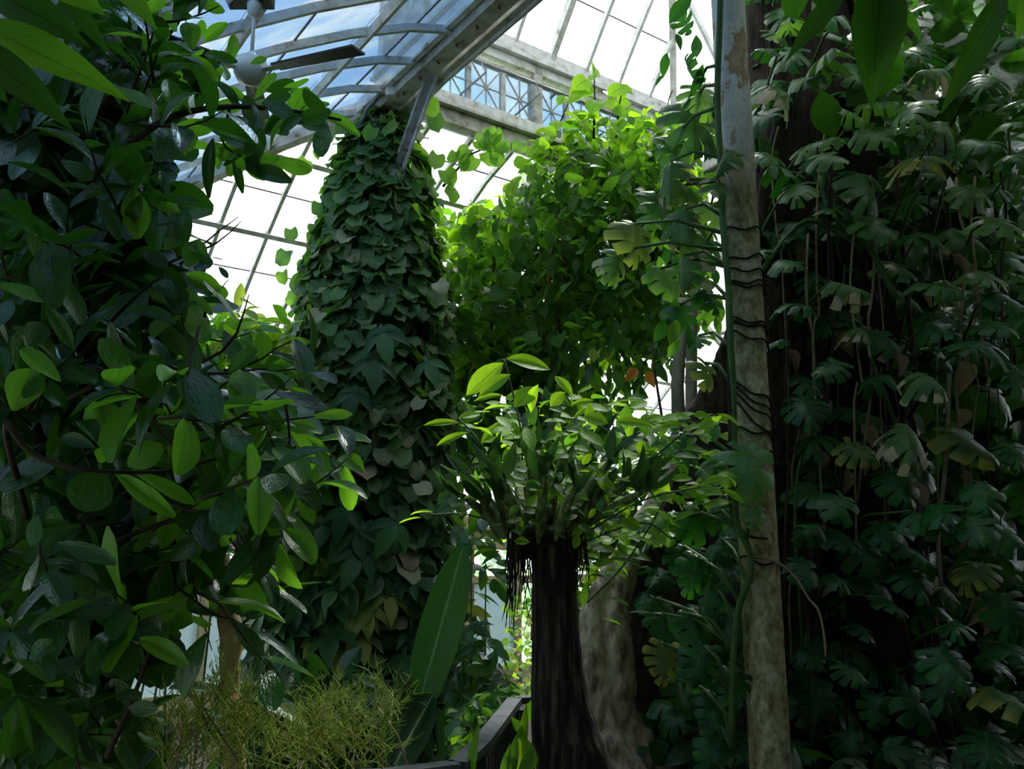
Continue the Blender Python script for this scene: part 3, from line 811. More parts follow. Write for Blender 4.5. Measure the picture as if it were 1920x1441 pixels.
# ================================================================== big buttressed tree
def buttress_tree():
    ax = Vector((2.55, 6.9))
    root = empty('buttress_tree', (ax.x, ax.y, GZ), 'huge old tree with a pale ridged buttress root, half hidden by split-leaf climbers', 'tree')
    # photo outline of the root's left edge: height -> reach of the fin from the trunk axis
    Yr = 5.55
    sil = [(1375,600),(1325,700),(1270,830),(1232,930),(1195,1030),(1170,1110),(1160,1150),(1160,1230),(1165,1310),(1180,1400),(1210,1480),(1240,1620)]
    zs, rs, ths = [], [], []
    dirv = None
    for (x, y) in sil:
        p = at(x, y, Yr)
        ths.append(atan2(p.y-ax.y, p.x-ax.x) % (2*pi)); zs.append(p.z); rs.append((Vector((p.x, p.y)) - ax).length)
        dirv = (Vector((p.x, p.y)) - ax)
    th0 = atan2(Yr - ax.y, at(1180, 1000, Yr).x - ax.x)
    zs = np.array(zs[::-1]); rs = np.array(rs[::-1]); ths = np.array(ths[::-1])
    ZR = np.concatenate([np.linspace(GZ-0.1, 4.2, 130), np.linspace(4.4, 8.2, 10)])
    NT = 420
    rg = random.Random(4)
    from mathutils import noise as NZ
    v = []; f = []
    for z in ZR:
        r0 = 0.62 + 0.28*exp(-(z-GZ)/1.2) - 0.03*max(0, z-3)
        reach = float(np.interp(z, zs, rs, left=rs[0]*1.05, right=0.0))
        if z > zs[-1]: reach = max(r0, float(rs[-1]) - (z-zs[-1])*0.55)
        thz = float(np.interp(z, zs, ths))
        sg = 0.075 + 0.02*sin(z*2.1)
        low = max(0.0, min(1.0, (1.35-z)/0.5))
        for k in range(NT):
            th = 2*pi*k/NT
            dt = (th - thz + pi) % (2*pi) - pi
            wv = 0.012*sin(z*3.3+1)
            fin = max(0.0, reach - r0) * (exp(-((dt-wv)/sg)**2))
            fin = max(fin, 0.0*low*max(0.0, reach*0.88 - r0)*exp(-((dt-0.15-wv*0.5+0.07*(0.6-z))/0.06)**2))
            d2 = (dt + 1.35 + pi) % (2*pi) - pi
            fin2 = (0.9*exp(-(z-GZ)/1.0))*exp(-(d2/0.2)**2)
            d3 = (dt - 1.0 + pi) % (2*pi) - pi
            fin3 = (1.0*exp(-(z-GZ)/1.3))*exp(-(d3/0.17)**2)
            r = r0 + fin + fin2 + fin3 + 0.02*sin(th*9+z*2) + 0.012*sin(th*23+z*5) + 0.012*sin(z*9+th*4)
            r += 0.035*NZ.noise(Vector((th*9, z*2.2, 3))) + 0.022*NZ.noise(Vector((th*22, z*9, 7))) + 0.010*NZ.noise(Vector((th*60, z*26, 1)))
            if z < GZ+0.05: r *= 1.06
            v.append((ax.x + r*cos(th), ax.y + r*sin(th), z))
    n = len(ZR)
    f2 = []; f3 = []
    for i in range(n-1):
        z = ZR[i]; thz = float(np.interp(z, zs, ths)); reach = float(np.interp(z, zs, rs))
        for k in range(NT):
            k2 = (k+1) % NT
            dt = (2*pi*k/NT - thz + pi) % (2*pi) - pi
            q = v[i*NT+k]; rr = sqrt((q[0]-ax.x)**2 + (q[1]-ax.y)**2)
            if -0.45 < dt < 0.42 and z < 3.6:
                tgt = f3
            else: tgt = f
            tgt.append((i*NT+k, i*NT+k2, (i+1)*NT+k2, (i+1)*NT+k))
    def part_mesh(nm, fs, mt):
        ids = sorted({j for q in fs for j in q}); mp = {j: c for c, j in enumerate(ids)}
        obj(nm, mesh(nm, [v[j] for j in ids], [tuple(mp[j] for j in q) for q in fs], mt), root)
    part_mesh('trunk', f, M['shaded_bark'])
    part_mesh('buttress_fin', f3, M['half_shaded_bark'])
    # the pale root that runs down the edge of the fin, with its furrow
    rp = smooth_path([(*at(x, y, Y), px(r, Y)) for x, y, Y, r in ((1290,800,5.55,10),(1240,915,5.5,17),(1195,1010,5.45,26),(1160,1080,5.4,34),(1138,1140,5.35,44),(1130,1210,5.3,50),(1130,1290,5.25,54),(1142,1370,5.2,60),(1175,1445,5.15,72),(1215,1530,5.1,88),(1240,1640,5.1,105))], 110)
    SG = 72; rvv = []; rff = []
    for i, p in enumerate(rp):
        c = Vector(p[:3]); t_ = Vector(rp[min(i+1, 109)][:3]) - Vector(rp[max(i-1, 0)][:3]); t_.normalize()
        n_ = (Vector((1, 0, 0)) - t_*t_.x).normalized(); b_ = t_.cross(n_)
        fr_ = i/109
        for k in range(SG):
            a = 2*pi*k/SG
            o_ = n_*cos(a) + b_*sin(a)
            fur = 1.0 - 0.30*min(1, fr_*2.2)*exp(-(((a - 4.45 - 0.5*sin(fr_*5) + pi) % (2*pi) - pi)/0.32)**2) - 0.30*min(1, fr_*2.2)*exp(-(((a - 1.3 - 0.5*sin(fr_*5) + pi) % (2*pi) - pi)/0.32)**2)
            q = c + o_*float(p[3])
            r_ = float(p[3])*(fur + 0.16*NZ.noise(q*7) + 0.10*NZ.noise(Vector((q.x*22, q.y*22, q.z*9))) + 0.05*NZ.noise(q*55))
            rvv.append(c + o_*r_)
    for i in range(109):
        for k in range(SG):
            k2 = (k+1) % SG
            rff.append((i*SG+k, i*SG+k2, (i+1)*SG+k2, (i+1)*SG+k))
    rff.append(tuple(range(SG))[::-1])
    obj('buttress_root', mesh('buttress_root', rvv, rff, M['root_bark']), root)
    for a, L, zz in ((0.4, 2.4, 6.2), (5.6, 2.4, 6.5), (4.9, 2.6, 6.6)):
        MB().tube([(ax.x, ax.y, zz-0.4), (ax.x+cos(a)*L*0.5, ax.y+sin(a)*L*0.5, zz+0.35), (ax.x+cos(a)*L, ax.y+sin(a)*L, zz+0.7)], [0.28, 0.16, 0.06], 8).build('limb', M['shaded_bark'], root, True)
    return root, ax
bt, BAX = buttress_tree()
P = Plant('added_shade_crown', (0,0,0), None, None); 
bpy.data.objects.remove(P.root)
P.root = bt; P.base = bt.location
n_ = 0
while n_ < 1400:  # overhead crown added to shade the right side, mostly out of view
    a = random.uniform(0, 2*pi); r = 3.6*sqrt(random.random()); z = random.uniform(4.7, 7.0) - 0.05*r*r
    p = Vector((BAX.x + 0.5 + r*cos(a), BAX.y - 2.6 + r*sin(a)*1.25, z))
    q = proj(p)
    if q and -260 < q[1] < 1500 and (q[0] < 1470 and q[0] > -60 or q[1] > 240): continue
    if (p - EYE).length < 2.2: continue
    n_ += 1
    P.leaf(ch(S_OVAL), [M['rubber']], p, rv(1) + Vector((0,0,-0.4)), Vector((0,0,1)) + rv(0.4), random.uniform(0.26, 0.42), 1.3, 0)
P.limit = 60
P.done()

# ================================================================== split-leaf climber on the big tree
MON_R = [  # x, y, width, deadness (0 none 1 some 2 much 3 yellow), light
 (1462,163,105,2,1),(1547,103,95,1,1),(1513,142,80,1,0),(1590,207,80,0,0),(1647,190,78,0,1),(1703,203,105,0,0),(1533,263,95,0,1),(1557,293,75,0,0),(1467,317,95,0,0),(1640,247,85,0,0),
 (1763,230,115,1,0),(1730,290,140,3,0),(1623,347,115,1,0),(1493,353,80,0,0),(1467,440,85,0,0),(1647,420,85,0,0),(1717,437,95,0,0),(1820,353,105,0,0),(1840,263,95,0,0),(1900,227,85,0,0),
 (1900,290,85,0,0),(1877,413,105,0,0),(1760,325,85,0,0),(1747,127,95,2,0),(1432,213,85,0,0),(1440,290,80,0,0),(1593,533,80,2,0),(1687,500,85,0,0),(1760,533,90,1,0),(1847,513,95,0,0),
 (1613,613,80,2,1),(1657,637,70,0,0),(1760,610,85,0,0),(1833,643,118,0,0),(1873,607,80,0,0),(1743,707,90,2,1),(1643,707,80,0,0),(1553,687,70,0,0),(1510,760,88,0,0),(1530,817,102,0,0),
 (1610,843,72,3,0),(1703,820,102,2,0),(1823,827,108,3,0),(1520,917,88,0,1),(1687,910,80,0,0),(1757,955,88,0,0),(1497,567,85,0,0),(1513,713,75,0,0),(1903,847,55,0,0),(1573,947,75,0,0),
 (1847,930,80,0,0),(1517,990,65,0,0),(1583,1007,70,0,0),(1657,997,66,0,0),(1630,1040,78,0,0),(1640,1090,80,0,0),(1570,1080,70,0,0),(1720,1033,85,0,0),(1743,973,85,0,0),(1823,1070,82,3,0),
 (1677,1133,60,0,0),(1510,1070,66,0,0),(1713,1083,78,0,0),(1780,1243,86,0,0),(1770,1283,90,0,0),(1690,1397,92,0,0),(1537,1320,68,0,0),(1720,1327,80,0,0),(1897,1213,104,0,0),(1897,1307,100,3,0),
 (1883,1143,86,0,0),(1830,987,76,0,0),(1590,430,70,0,0),(1560,390,60,0,0),(1900,560,90,0,0),(1905,700,80,0,0),(1890,1000,80,0,0),(1620,1180,60,0,0),(1790,1170,70,0,0),(1850,1400,90,0,0),(1600,1260,60,0,0),(1640,1330,60,0,0),
 (1520,1230,56,0,0),(1500,1400,66,0,0),(1590,1400,60,0,0),(1420,470,60,0,0),(1450,640,55,0,0),(1480,490,70,0,0),(1850,150,90,0,0),(1650,80,80,0,0),(1440,90,70,0,0),(1480,40,70,0,0),(1560,30,80,0,0)]
PM = Plant('swiss_cheese_climber', (2.0, 5.4, GZ), 'tall climbing plant with split dark green leaves covering the big tree beside the iron post', 'climbing plant')
def mon_leaf(P, x, y, w, dead, lit, Y, prio=5, spread=0.35, face=None, tipd=None):
    size = px(w, Y) * 1.02
    sh = ch((S_MON, S_MOND, S_MONX, S_MON)[dead])
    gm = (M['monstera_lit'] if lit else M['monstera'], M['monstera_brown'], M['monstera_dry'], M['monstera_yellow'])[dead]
    c = at(x, y, Y)
    tip = tipd if tipd is not None else Vector((random.gauss(0, 0.5), -0.7 + random.gauss(0, 0.2), -0.42 + random.gauss(0, 0.25)))
    n = face if face is not None else Vector((random.gauss(0, spread*0.8), -0.42, 0.85)) + rv(spread*0.4)
    tip = tip.normalized()
    base = c - tip*size*0.42
    P.leaf(sh, [gm], base, tip, n, size, 1.0, prio)
    return base
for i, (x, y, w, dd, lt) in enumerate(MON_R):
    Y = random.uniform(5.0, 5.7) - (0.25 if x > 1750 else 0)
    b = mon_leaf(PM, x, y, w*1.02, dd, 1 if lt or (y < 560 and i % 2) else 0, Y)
    if i % 2 == 0:
        e = Vector((b.x + random.uniform(-0.15, 0.2), 6.1, b.z - random.uniform(0.1, 0.5)))
        PM.stem([b, (b+e)/2 + Vector((0, 0, 0.08)), e], [0.008, 0.011, 0.013], M['green_stem'], 'petiole', 5)
for (x, y) in poly_pts([(1420,-60),(1960,-60),(1960,1480),(1480,1480),(1420,700)], 210):
    Y = random.uniform(5.7, 6.6)
    mon_leaf(PM, x, y, random.uniform(60, 100), random.choice((0,0,0,0,1)), 0, Y, 1)
for (x, y) in poly_pts([(1440,350),(1900,450),(1900,1200),(1480,1100)], 40):
    Y = random.uniform(5.7, 6.3); c = at(x, y, Y)
    PM.leaf(S_DEADL[0], [M['dead']], c, Vector((random.gauss(0,0.4), -0.2, -1)), CAMV + rv(0.5), random.uniform(0.12, 0.26), 1.2, 2, 'dry_leaf')
# woody climbing stems and hanging aerial roots
for k in range(26):
    x = random.uniform(1450, 1900); y0 = random.uniform(150, 900); Y = random.uniform(5.5, 6.1)
    pts = []; xx = x
    for j in range(7):
        pts.append(at(xx, y0 + j*random.uniform(60, 110), Y)); xx += random.uniform(-18, 18)
    PM.stem(smooth_path([tuple(p) for p in pts], 14), random.uniform(0.004, 0.011), ch([M['twig'], M['root'], M['dry_twig'], M['green_stem']]), 'aerial_root', 5)
for (pts, r, mt) in (([(1410,530),(1500,420),(1560,430),(1620,470)], 0.018, 'green_stem'), ([(1540,330),(1555,390),(1600,440),(1640,480),(1680,560)], 0.022, 'green_stem'), ([(1600,560),(1640,690),(1680,800),(1690,900)], 0.014, 'green_stem'),
                     ([(1780,700),(1775,850),(1760,1000),(1765,1100)], 0.014, 'dry_twig')):
    PM.stem(smooth_path([tuple(at(x, y, 5.6)) for x, y in pts], 14), r, M[mt], 'climbing_stem', 7)
PM.done()
# undergrowth crown behind the climber: dark broad-leaved bush at the right edge
PB = Plant('broadleaf_bush', (4.3, 7.4, GZ), 'dark small-leaved bush behind the climber at the upper edge beside the tree', 'bush', limit=200)
for (x, y) in poly_pts([(1400,-80),(1980,-80),(1980,420),(1760,330),(1420,200)], 700):
    p = at(x, y, random.uniform(6.6, 8.2))
    PB.leaf(ch(S_SMALL), [M['rubber'] if random.random() < 0.75 else M['shrub']], p, rv(1)+Vector((0,-0.3,-0.4)), Vector((0,-0.5,1))+rv(0.5), random.uniform(0.14, 0.24), 1.0, 0)
for k in range(5):
    b0 = at(1500+90*k, 330, 7.4); b1 = at(1480+105*k, -40, 7.2)
    PB.stem([b0 - Vector((0,0,2.0)), b0, b1], [0.03, 0.02, 0.008], M['twig'], 'branch', 6)
for (x, y) in poly_pts([(1440,150),(2060,-80),(2060,1500),(1480,1500)], 2600):
    p = at(x, y, random.uniform(7.8, 9.2))
    PB.leaf(ch(S_OVAL), [M['rubber']], p, rv(1)+Vector((0,-0.3,-0.6)), Vector((0,-0.8,0.7))+rv(0.4), random.uniform(0.32, 0.5), 1.3, 0)
for (x, y) in poly_pts([(1560,60),(2080,-80),(2080,1200),(1560,1200)], 1300):
    PB.leaf(ch(S_OVAL), [M['rubber']], at(x, y, random.uniform(9.2, 10.4)), rv(1)+Vector((0,-0.3,-0.6)), Vector((0,-0.9,0.5))+rv(0.35), random.uniform(0.5, 0.7), 1.4, 0)
PB.done()

# ================================================================== split-leaf climber on the iron post
PP = Plant('post_climber', (PX-0.12, 4.42, GZ), 'split-leaf climber with brown-tipped drooping leaves twined up the iron post', 'climbing plant')
stem_px = [(1352,-60),(1349,60),(1345,180),(1352,330),(1357,440),(1366,540),(1370,640),(1374,720),(1376,800),(1378,900),(1382,980),(1404,1030),(1406,1080),(1385,1140),(1375,1240),(1372,1400)]
sp = smooth_path([tuple(at(x, y, 4.34 + 0.03*sin(i))) for i, (x, y) in enumerate(stem_px)], 50)
PP.stem(sp, 0.018, M['green_stem'], 'climbing_stem', 8)
sp2 = smooth_path([tuple(at(x, y, 4.36)) for x, y in ((1362,560),(1366,700),(1368,850),(1370,950),(1398,1000),(1440,1010))], 30)
PP.stem(sp2, 0.007, M['twig'], 'liana', 6)
def ring(y, dz, r=0.109, a0=-2.9, a1=-0.1, th=0.006):
    zc = at(1400, y, 4.4).z
    pts = [(PX + r*cos(a), 4.5 + r*sin(a), zc - dz*k/11 + 0.015*sin(k)) for k, a in ((k, a0+(a1-a0)*k/11) for k in range(12))]
    PP.stem(pts, th, M['root'], 'clinging_root', 5)
for y, dz in ((485,-0.03),(502,0.02),(527,0.0),(530,0.03),(592,0.06),(600,0.05),(606,0.0),(616,0.10),(712,0.14),(718,0.2),(730,0.22),(742,0.3),(835,0.12),(845,0.02),(425,0.01),(800,0.05),(1045,0.05)):
    ring(y, dz, 0.108 + random.uniform(0, 0.004))
PP.stem(smooth_path([tuple(at(x, y, 4.36)) for x, y in ((1403,1043),(1450,1050),(1490,1080),(1515,1120),(1535,1145),(1545,1190),(1548,1230))], 24), 0.006, M['dry_twig'], 'hanging_root', 6)
for (x, y, w, dd, lt, Y) in [(1303,225,125,1,1,4.8),(1255,330,95,2,1,4.5),(1290,420,92,2,1,4.4),(1193,450,95,3,1,4.5),(1240,385,80,1,1,4.7),(1155,492,70,2,1,4.5),(1278,505,85,2,0,4.4),(1252,525,70,0,1,4.6),(1335,560,60,0,0,4.6),
        (1353,300,75,2,0,4.25),(1360,350,60,2,0,4.25),(1318,180,80,0,1,4.7),(1330,250,80,0,1,4.9),(1280,590,60,0,0,5.0),(1225,400,60,1,1,4.8),(1320,470,70,0,0,4.7),(1340,400,60,0,1,4.8),(1270,280,80,1,1,4.9),
        (1403,878,105,0,1,4.2),(1415,965,40,0,1,4.2),(1327,700,62,3,0,4.5),(1303,640,45,0,1,4.9),
        (1307,985,72,0,0,4.5),(1290,840,70,0,0,4.6),(1325,870,60,0,0,4.7),(1303,1073,70,0,0,4.5),(1330,1120,60,0,0,4.5),(1307,1180,70,0,0,4.5),(1310,1242,76,0,0,4.4),(1340,1337,70,0,0,4.5),(1377,1283,60,0,0,4.4),
        (1240,992,58,0,1,4.6),(1262,1180,72,0,0,4.6),(1247,1237,66,3,0,4.5),(1230,1147,62,0,0,4.7),(1285,1050,66,0,0,4.7),(1340,1030,66,0,0,4.6),(1350,950,60,0,0,4.7),(1375,1180,60,0,0,4.6),(1280,1300,60,0,0,4.7),(1330,1400,70,0,0,4.5)]:
    droop = Vector((random.gauss(-0.1, 0.3), -0.35, -0.9 if y < 620 else -0.62))
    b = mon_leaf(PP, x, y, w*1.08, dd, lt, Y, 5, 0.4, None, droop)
    k = min(range(len(sp)), key=lambda i: (Vector(sp[i]) - b - Vector((0, 0, -0.15))).length)
    e = Vector(sp[k])
    PP.stem([b, (b+e)/2 + Vector((0, 0, 0.05)), e], [0.007, 0.010, 0.012], M['green_stem'], 'petiole', 5)
# narrow hanging leaves at the top of the post
for (x, y, w) in ((1296,15,60),(1278,45,44),(1284,130,48),(1250,115,40),(1262,185,40),(1305,85,50),(1318,140,50),(1268,75,30),(1300,175,46),(1243,150,26)):
    PP.leaf(ch(S_MON + S_OVAL + S_BROAD), [M['monstera']], at(x, y-w*0.4, random.uniform(4.5, 5.0)), Vector((random.gauss(-0.1, 0.35), random.gauss(0, 0.3), -1)), rv(1), px(w*1.25, 4.7), 0.9, 5)
for (x, y) in poly_pts([(1200,420),(1350,180),(1350,620),(1260,640)], 60):
    PP.leaf(ch(S_OVAL), [ch([M['shrub'], M['monstera']])], at(x, y, random.uniform(4.8, 5.4)), Vector((random.gauss(0,.5), -0.2, -0.8)), CAMV+rv(0.6), random.uniform(0.1, 0.2), 0.9, 1)
for (x, y) in poly_pts([(1200,980),(1380,940),(1390,1441),(1300,1441),(1220,1260)], 60):
    mon_leaf(PP, x, y, random.uniform(45, 70), 0, 0, random.uniform(4.8, 5.4), 1)
PP.done()

# ================================================================== vine tower on the corner column
PT = Plant('vine_column', (HC.x, HC.y, GZ), 'tall round column smothered in overlapping rounded grey-green vine leaves', 'climbing plant')
TWR = [(190,0.08),(230,0.22),(270,0.31),(330,0.41),(450,0.54),(600,0.65),(800,0.71),(950,0.74),(1100,0.80),(1250,0.86),(1400,0.92)]
tz = np.array([at(715, y, 7.4).z for y, r in TWR][::-1]); tr_ = np.array([r for y, r in TWR][::-1])
def trad(z): return float(np.interp(z, tz, tr_))
core = MB()
prof = [(max(0.05, trad(z)*0.80 + 0.02*sin(z*7)), z) for z in np.linspace(GZ, float(tz[-1])-0.05, 30)]
core.lathe((HC.x+0.02, HC.y+0.05, 0), prof, 28)
core.build('shade_core', M['core'], PT.root, True)  # solid core, near black to paint the shade between the leaves
zt = float(tz[-1])
def tower_leaf(z, a, kind, prio):
    r = trad(z) * random.uniform(0.88, 1.10)
    # lean the whole mass slightly with the photo's outline
    o = Vector((cos(a), sin(a), 0))
    p = HC + Vector((0.0 + 0.02*(z-3), 0, 0)) + o*r + Vector((0, 0, z))
    tip = o*random.uniform(0.3, 1.0) + Vector((0, 0, -0.8)) + rv(0.35)
    n = o*0.7 + Vector((0, 0, 0.7)) + rv(0.25)
    if kind == 'h':
        rr = random.random()
        m = M['pipe_vine'] if rr < 0.94 else (M['pale_vine'] if rr < 0.985 else M['dead'])
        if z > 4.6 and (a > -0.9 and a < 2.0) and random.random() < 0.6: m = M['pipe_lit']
        PT.leaf(ch(S_HEART), [m], p, tip, n, random.uniform(0.12, 0.20), 1.08, prio)
    else:
        m = M['philo'] if random.random() < 0.93 else M['philo_yellow']
        PT.leaf(ch(S_PHILO), [m], p + o*0.06, tip, n, random.uniform(0.30, 0.44), 1.0, prio)
for k in range(2300):
    z = random.uniform(1.1, zt) if random.random() < 0.93 else random.uniform(GZ+0.2, 1.1)
    a = random.uniform(-pi, pi) if random.random() < 0.3 else random.uniform(-pi+0.15, -0.15)
    tower_leaf(z, a, 'h', 2 if (-2.7 < a < -0.4 and random.random() < 0.4) else 0)
for k in range(170):
    z = random.uniform(GZ+0.3, 2.0); a = random.uniform(-pi, 0.1)
    tower_leaf(z, a, 'p', 3 if -2.6 < a < -0.5 else 1)
for (x, y, s) in ((712,650,90),(700,700,90),(795,700,70),(665,760,80),(600,900,95),(655,980,80),(755,1010,90),(690,1160,70),(640,1190,70),(560,1150,80),(570,1175,80),(760,1260,70),(850,1210,80)):
    r = px(s, 6.75); c = at(x, y, 6.62)
    PT.leaf(ch(S_PHILO), [M['philo'] if y != 1160 else M['philo_yellow']], c + Vector((0,0,r*0.5)), Vector((random.gauss(0,.2),-0.4,-0.9)), CAMV+Vector((0,0,0.5))+rv(0.15), r*1.1, 1.0, 6)
for (x, y, s) in ((680,785,42),(712,782,42),(675,812,36),(682,845,40),(715,855,46),(750,835,40),(757,860,46),(790,760,38),(822,740,34),(640,555,40),(600,598,44),(618,620,44),(820,540,40),(640,900,46),(785,920,46)):
    c = at(x, y, 6.70); r = px(s*0.75, 6.7)
    PT.leaf(ch(S_HEART), [ch([M['pale_vine'], M['pale_vine'], M['pipe_vine']])], c + Vector((0,0,r*0.4)), Vector((random.gauss(0,.6),-0.5,-0.7)), CAMV+Vector((0,0,0.9))+rv(0.4), r, 1.15, 6)
# sprays that stand off the column
for (x, y, s) in ((536,470,34),(545,430,26),(530,510,26),(548,545,30),(560,575,32),(545,605,26),(566,520,34),(580,480,34),(575,300,30),(605,270,30),(620,245,34),(655,230,30),(590,420,30),(600,380,34),(790,160,34),(800,190,34),(815,220,34),(795,240,30),(770,200,36),(745,230,36),(760,150,26),(725,215,30),(700,240,30),(820,290,32),(835,320,36),(850,350,36),
        (560,630,30),(552,660,34),(575,700,34)):
    Y = random.uniform(7.0, 7.4); r = px(s, Y)*1.15
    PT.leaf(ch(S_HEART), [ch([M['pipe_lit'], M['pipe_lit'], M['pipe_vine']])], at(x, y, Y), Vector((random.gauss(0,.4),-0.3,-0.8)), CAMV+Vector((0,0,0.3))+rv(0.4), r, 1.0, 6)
for k in range(14):
    a = random.uniform(-pi, 0); r = 0.84
    pts = [(HC.x + trad(z)*r*cos(a+0.3*sin(z)), HC.y + trad(z)*r*sin(a+0.3*sin(z)), z) for z in np.linspace(GZ, random.uniform(3, 5.5), 12)]
    PT.stem(pts, 0.014, M['twig'], 'vine_stem', 5)
PT.done()

# ================================================================== leafy mass beside the vine column
PS = Plant('climbing_shrub', (0.35, 8.6, GZ), 'wide dense green shrub with small leaves, lit lime green along its top', 'shrub')
POLY = [(820,430),(850,400),(890,390),(935,360),(990,310),(1000,265),(1040,235),(1090,215),(1120,225),(1180,205),(1250,215),(1300,280),(1330,420),(1320,560),(1290,650),(1230,665),(1150,640),(1080,650),(1030,640),(980,680),(900,700),(840,700),(800,560),(810,420)]
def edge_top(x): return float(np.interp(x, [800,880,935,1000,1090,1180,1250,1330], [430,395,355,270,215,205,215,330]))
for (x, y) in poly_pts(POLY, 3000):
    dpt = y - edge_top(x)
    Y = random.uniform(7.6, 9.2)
    lit = dpt < 75 and random.random() < 0.75 or (x < 960 and y < 520 and random.random() < 0.45)  # light on the top is painted by giving these leaves lime
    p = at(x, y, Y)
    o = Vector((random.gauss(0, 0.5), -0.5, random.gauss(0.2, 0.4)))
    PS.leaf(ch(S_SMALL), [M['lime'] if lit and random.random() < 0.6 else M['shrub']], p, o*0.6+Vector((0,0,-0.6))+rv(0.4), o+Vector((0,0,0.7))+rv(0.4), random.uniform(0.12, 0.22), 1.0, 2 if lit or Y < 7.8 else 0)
for (x, y) in poly_pts([(860,430),(930,400),(1000,330),(1100,270),(1240,270),(1310,420),(1290,620),(1200,640),(1080,620),(960,650),(860,680)], 900):
    PS.leaf(ch(S_OVAL), [M['rubber']], at(x, y, random.uniform(8.9, 9.8)), rv(0.6)+Vector((0,0,-0.6)), Vector((0,-0.7,0.6))+rv(0.4), random.uniform(0.22, 0.34), 1.2, 0)
for (x, y) in poly_pts([(830,640),(1050,640),(1050,790),(990,860),(880,900),(840,860)], 420):
    PS.leaf(ch(S_OVAL), [ch([M['rubber'], M['rubber'], M['shrub']])], at(x, y, random.uniform(8.0, 9.2)), rv(0.6)+Vector((0,0,-0.6)), Vector((0,-0.7,0.6))+rv(0.4), random.uniform(0.18, 0.3), 1.2, 0)
# the tall lit shoot and arching sprays
for (x, y) in [(1115,125),(1125,140),(1100,150),(1112,165),(1130,170),(1140,185),(1095,180),(1085,165),(1120,190),(1150,160),(1165,165),(1150,200),(1175,185),(1105,205),(1085,205),(1062,180),(1072,165),(1190,205),(1205,215),(1045,225),(1058,212),(1240,230),(1030,245),(1010,262),(1020,240),
               (1075,250),(1130,220),(1160,225),(1210,228),(1235,222)]:
    r = random.uniform(0.17, 0.24); p = at(x, y, random.uniform(7.6, 8.0))
    PS.leaf(ch(S_SMALL), [M['lime']], p, Vector((random.gauss(0,.5),-0.3,-0.4)), CAMV+rv(0.5), r, 1.1, 5)
for (x, y) in [(905,250),(920,262),(935,270),(895,265),(910,285),(930,290),(945,262),(915,240),(880,280),(890,295),(870,300),(855,285),(925,245),(975,265)]:
    PS.leaf(ch(S_HEART), [M['pipe_lit']], at(x, y, 7.3), Vector((random.gauss(0,.5),-0.3,-0.7)), CAMV+rv(0.4), random.uniform(0.13, 0.18), 1.0, 5)
for pts in ([(1113,260,8.0),(1115,190,7.9),(1114,120,7.8)], [(1020,270,7.9),(1050,230,7.8),(1075,170,7.8)], [(830,350,7.4),(880,290,7.3),(940,265,7.3)], [(1050,640,8.3),(1070,480,8.3),(1100,300,8.2)], [(920,650,8.2),(925,500,8.2),(940,380,8.1)], [(1200,650,8.6),(1190,450,8.5),(1170,260,8.3)], [(1155,260,8.0),(1160,200,7.9),(1168,165,7.8)]):
    PS.stem([at(*p) for p in pts], [0.014, 0.010, 0.004], M['twig'], 'branch', 5)
# woody stems that carry it
for (x, w) in ((1030, 0.05), (1005, 0.04)):
    PS.stem([at(x, 1200, 8.7), at(x+8, 900, 8.6), at(x+12, 680, 8.5), at(x+30, 450, 8.4)], [w*1.4, w*1.2, w, w*0.5], M['brown_wood'], 'trunk', 8)
PS.done()
# loose lower sprays below the mass, in front of the bright roof
PL = Plant('trailing_creeper', (0.9, 9.0, GZ), 'loose trailing creeper with pointed leaves hanging below the shrub before the bright roof', 'climbing plant', limit=300)
for (x, y) in poly_pts([(1020,640),(1240,620),(1290,640),(1250,690),(1210,680),(1190,760),(1060,790),(1040,700)], 330):
    PL.leaf(ch(S_OVAL), [ch([M['shrub'], M['shrub'], M['lime'], M['rubber']])], at(x, y, random.uniform(7.6, 8.8)), Vector((random.gauss(0,.5),-0.2,-0.8)), CAMV+rv(0.6), random.uniform(0.13, 0.22), 0.9, 0)
for (x, y) in ((1195,700),(1212,706)):
    PL.leaf(S_DEADL[0], [M['orange']], at(x, y-10, 7.4), Vector((0.4 if x > 1200 else -0.8,0,-0.8)), CAMV+rv(0.2), 0.16, 1.4, 6, 'dry_leaf')
PL.leaf(S_OVAL[0], [M['yellow']], at(1110, 652, 7.3), Vector((0.1,0,-1)), CAMV, 0.13, 1.3, 6)
for pts in ([(1070,640),(1110,700),(1150,780)], [(1180,630),(1150,700),(1100,760)], [(1220,640),(1200,720),(1180,780)]):
    PL.stem([at(x, y, 8.0) for x, y in pts], [0.008, 0.007, 0.004], M['twig'], 'runner', 5)
PL.done()

# pale bare stems
for nm, pts, lab in (('pale_stem', ((1277,560,0.045,7.0),(1276,640,0.052,7.0),(1270,720,0.055,7.0),(1272,770,0.058,7.0),(1270,1000,0.065,7.0),(1268,1500,0.07,7.0)), 'smooth grey-green bare stem, the darker of the pair beside the big tree'),
                     ('pale_stem', ((1297,560,0.045,7.3),(1297,640,0.05,7.3),(1296,740,0.052,7.3),(1300,1000,0.06,7.3),(1304,1480,0.065,7.3)), 'smooth pale bare stem standing just behind its darker twin'),
                     ('thin_stem', ((1222,640,0.010,6.9),(1228,700,0.010,6.9),(1240,775,0.012,6.9),(1246,1000,0.014,6.9),(1250,1480,0.014,6.9)), 'thin dark stem rising before the bright roof near the orange leaf')):
    o = MB().tube([at(x, y, Y) for (x, y, r, Y) in pts], [p[2] for p in pts], 14, wob=0.02).build(nm, M['stem_bark'] if nm == 'pale_stem' else M['twig'], None, True)
    tag(o, lab, 'stem')

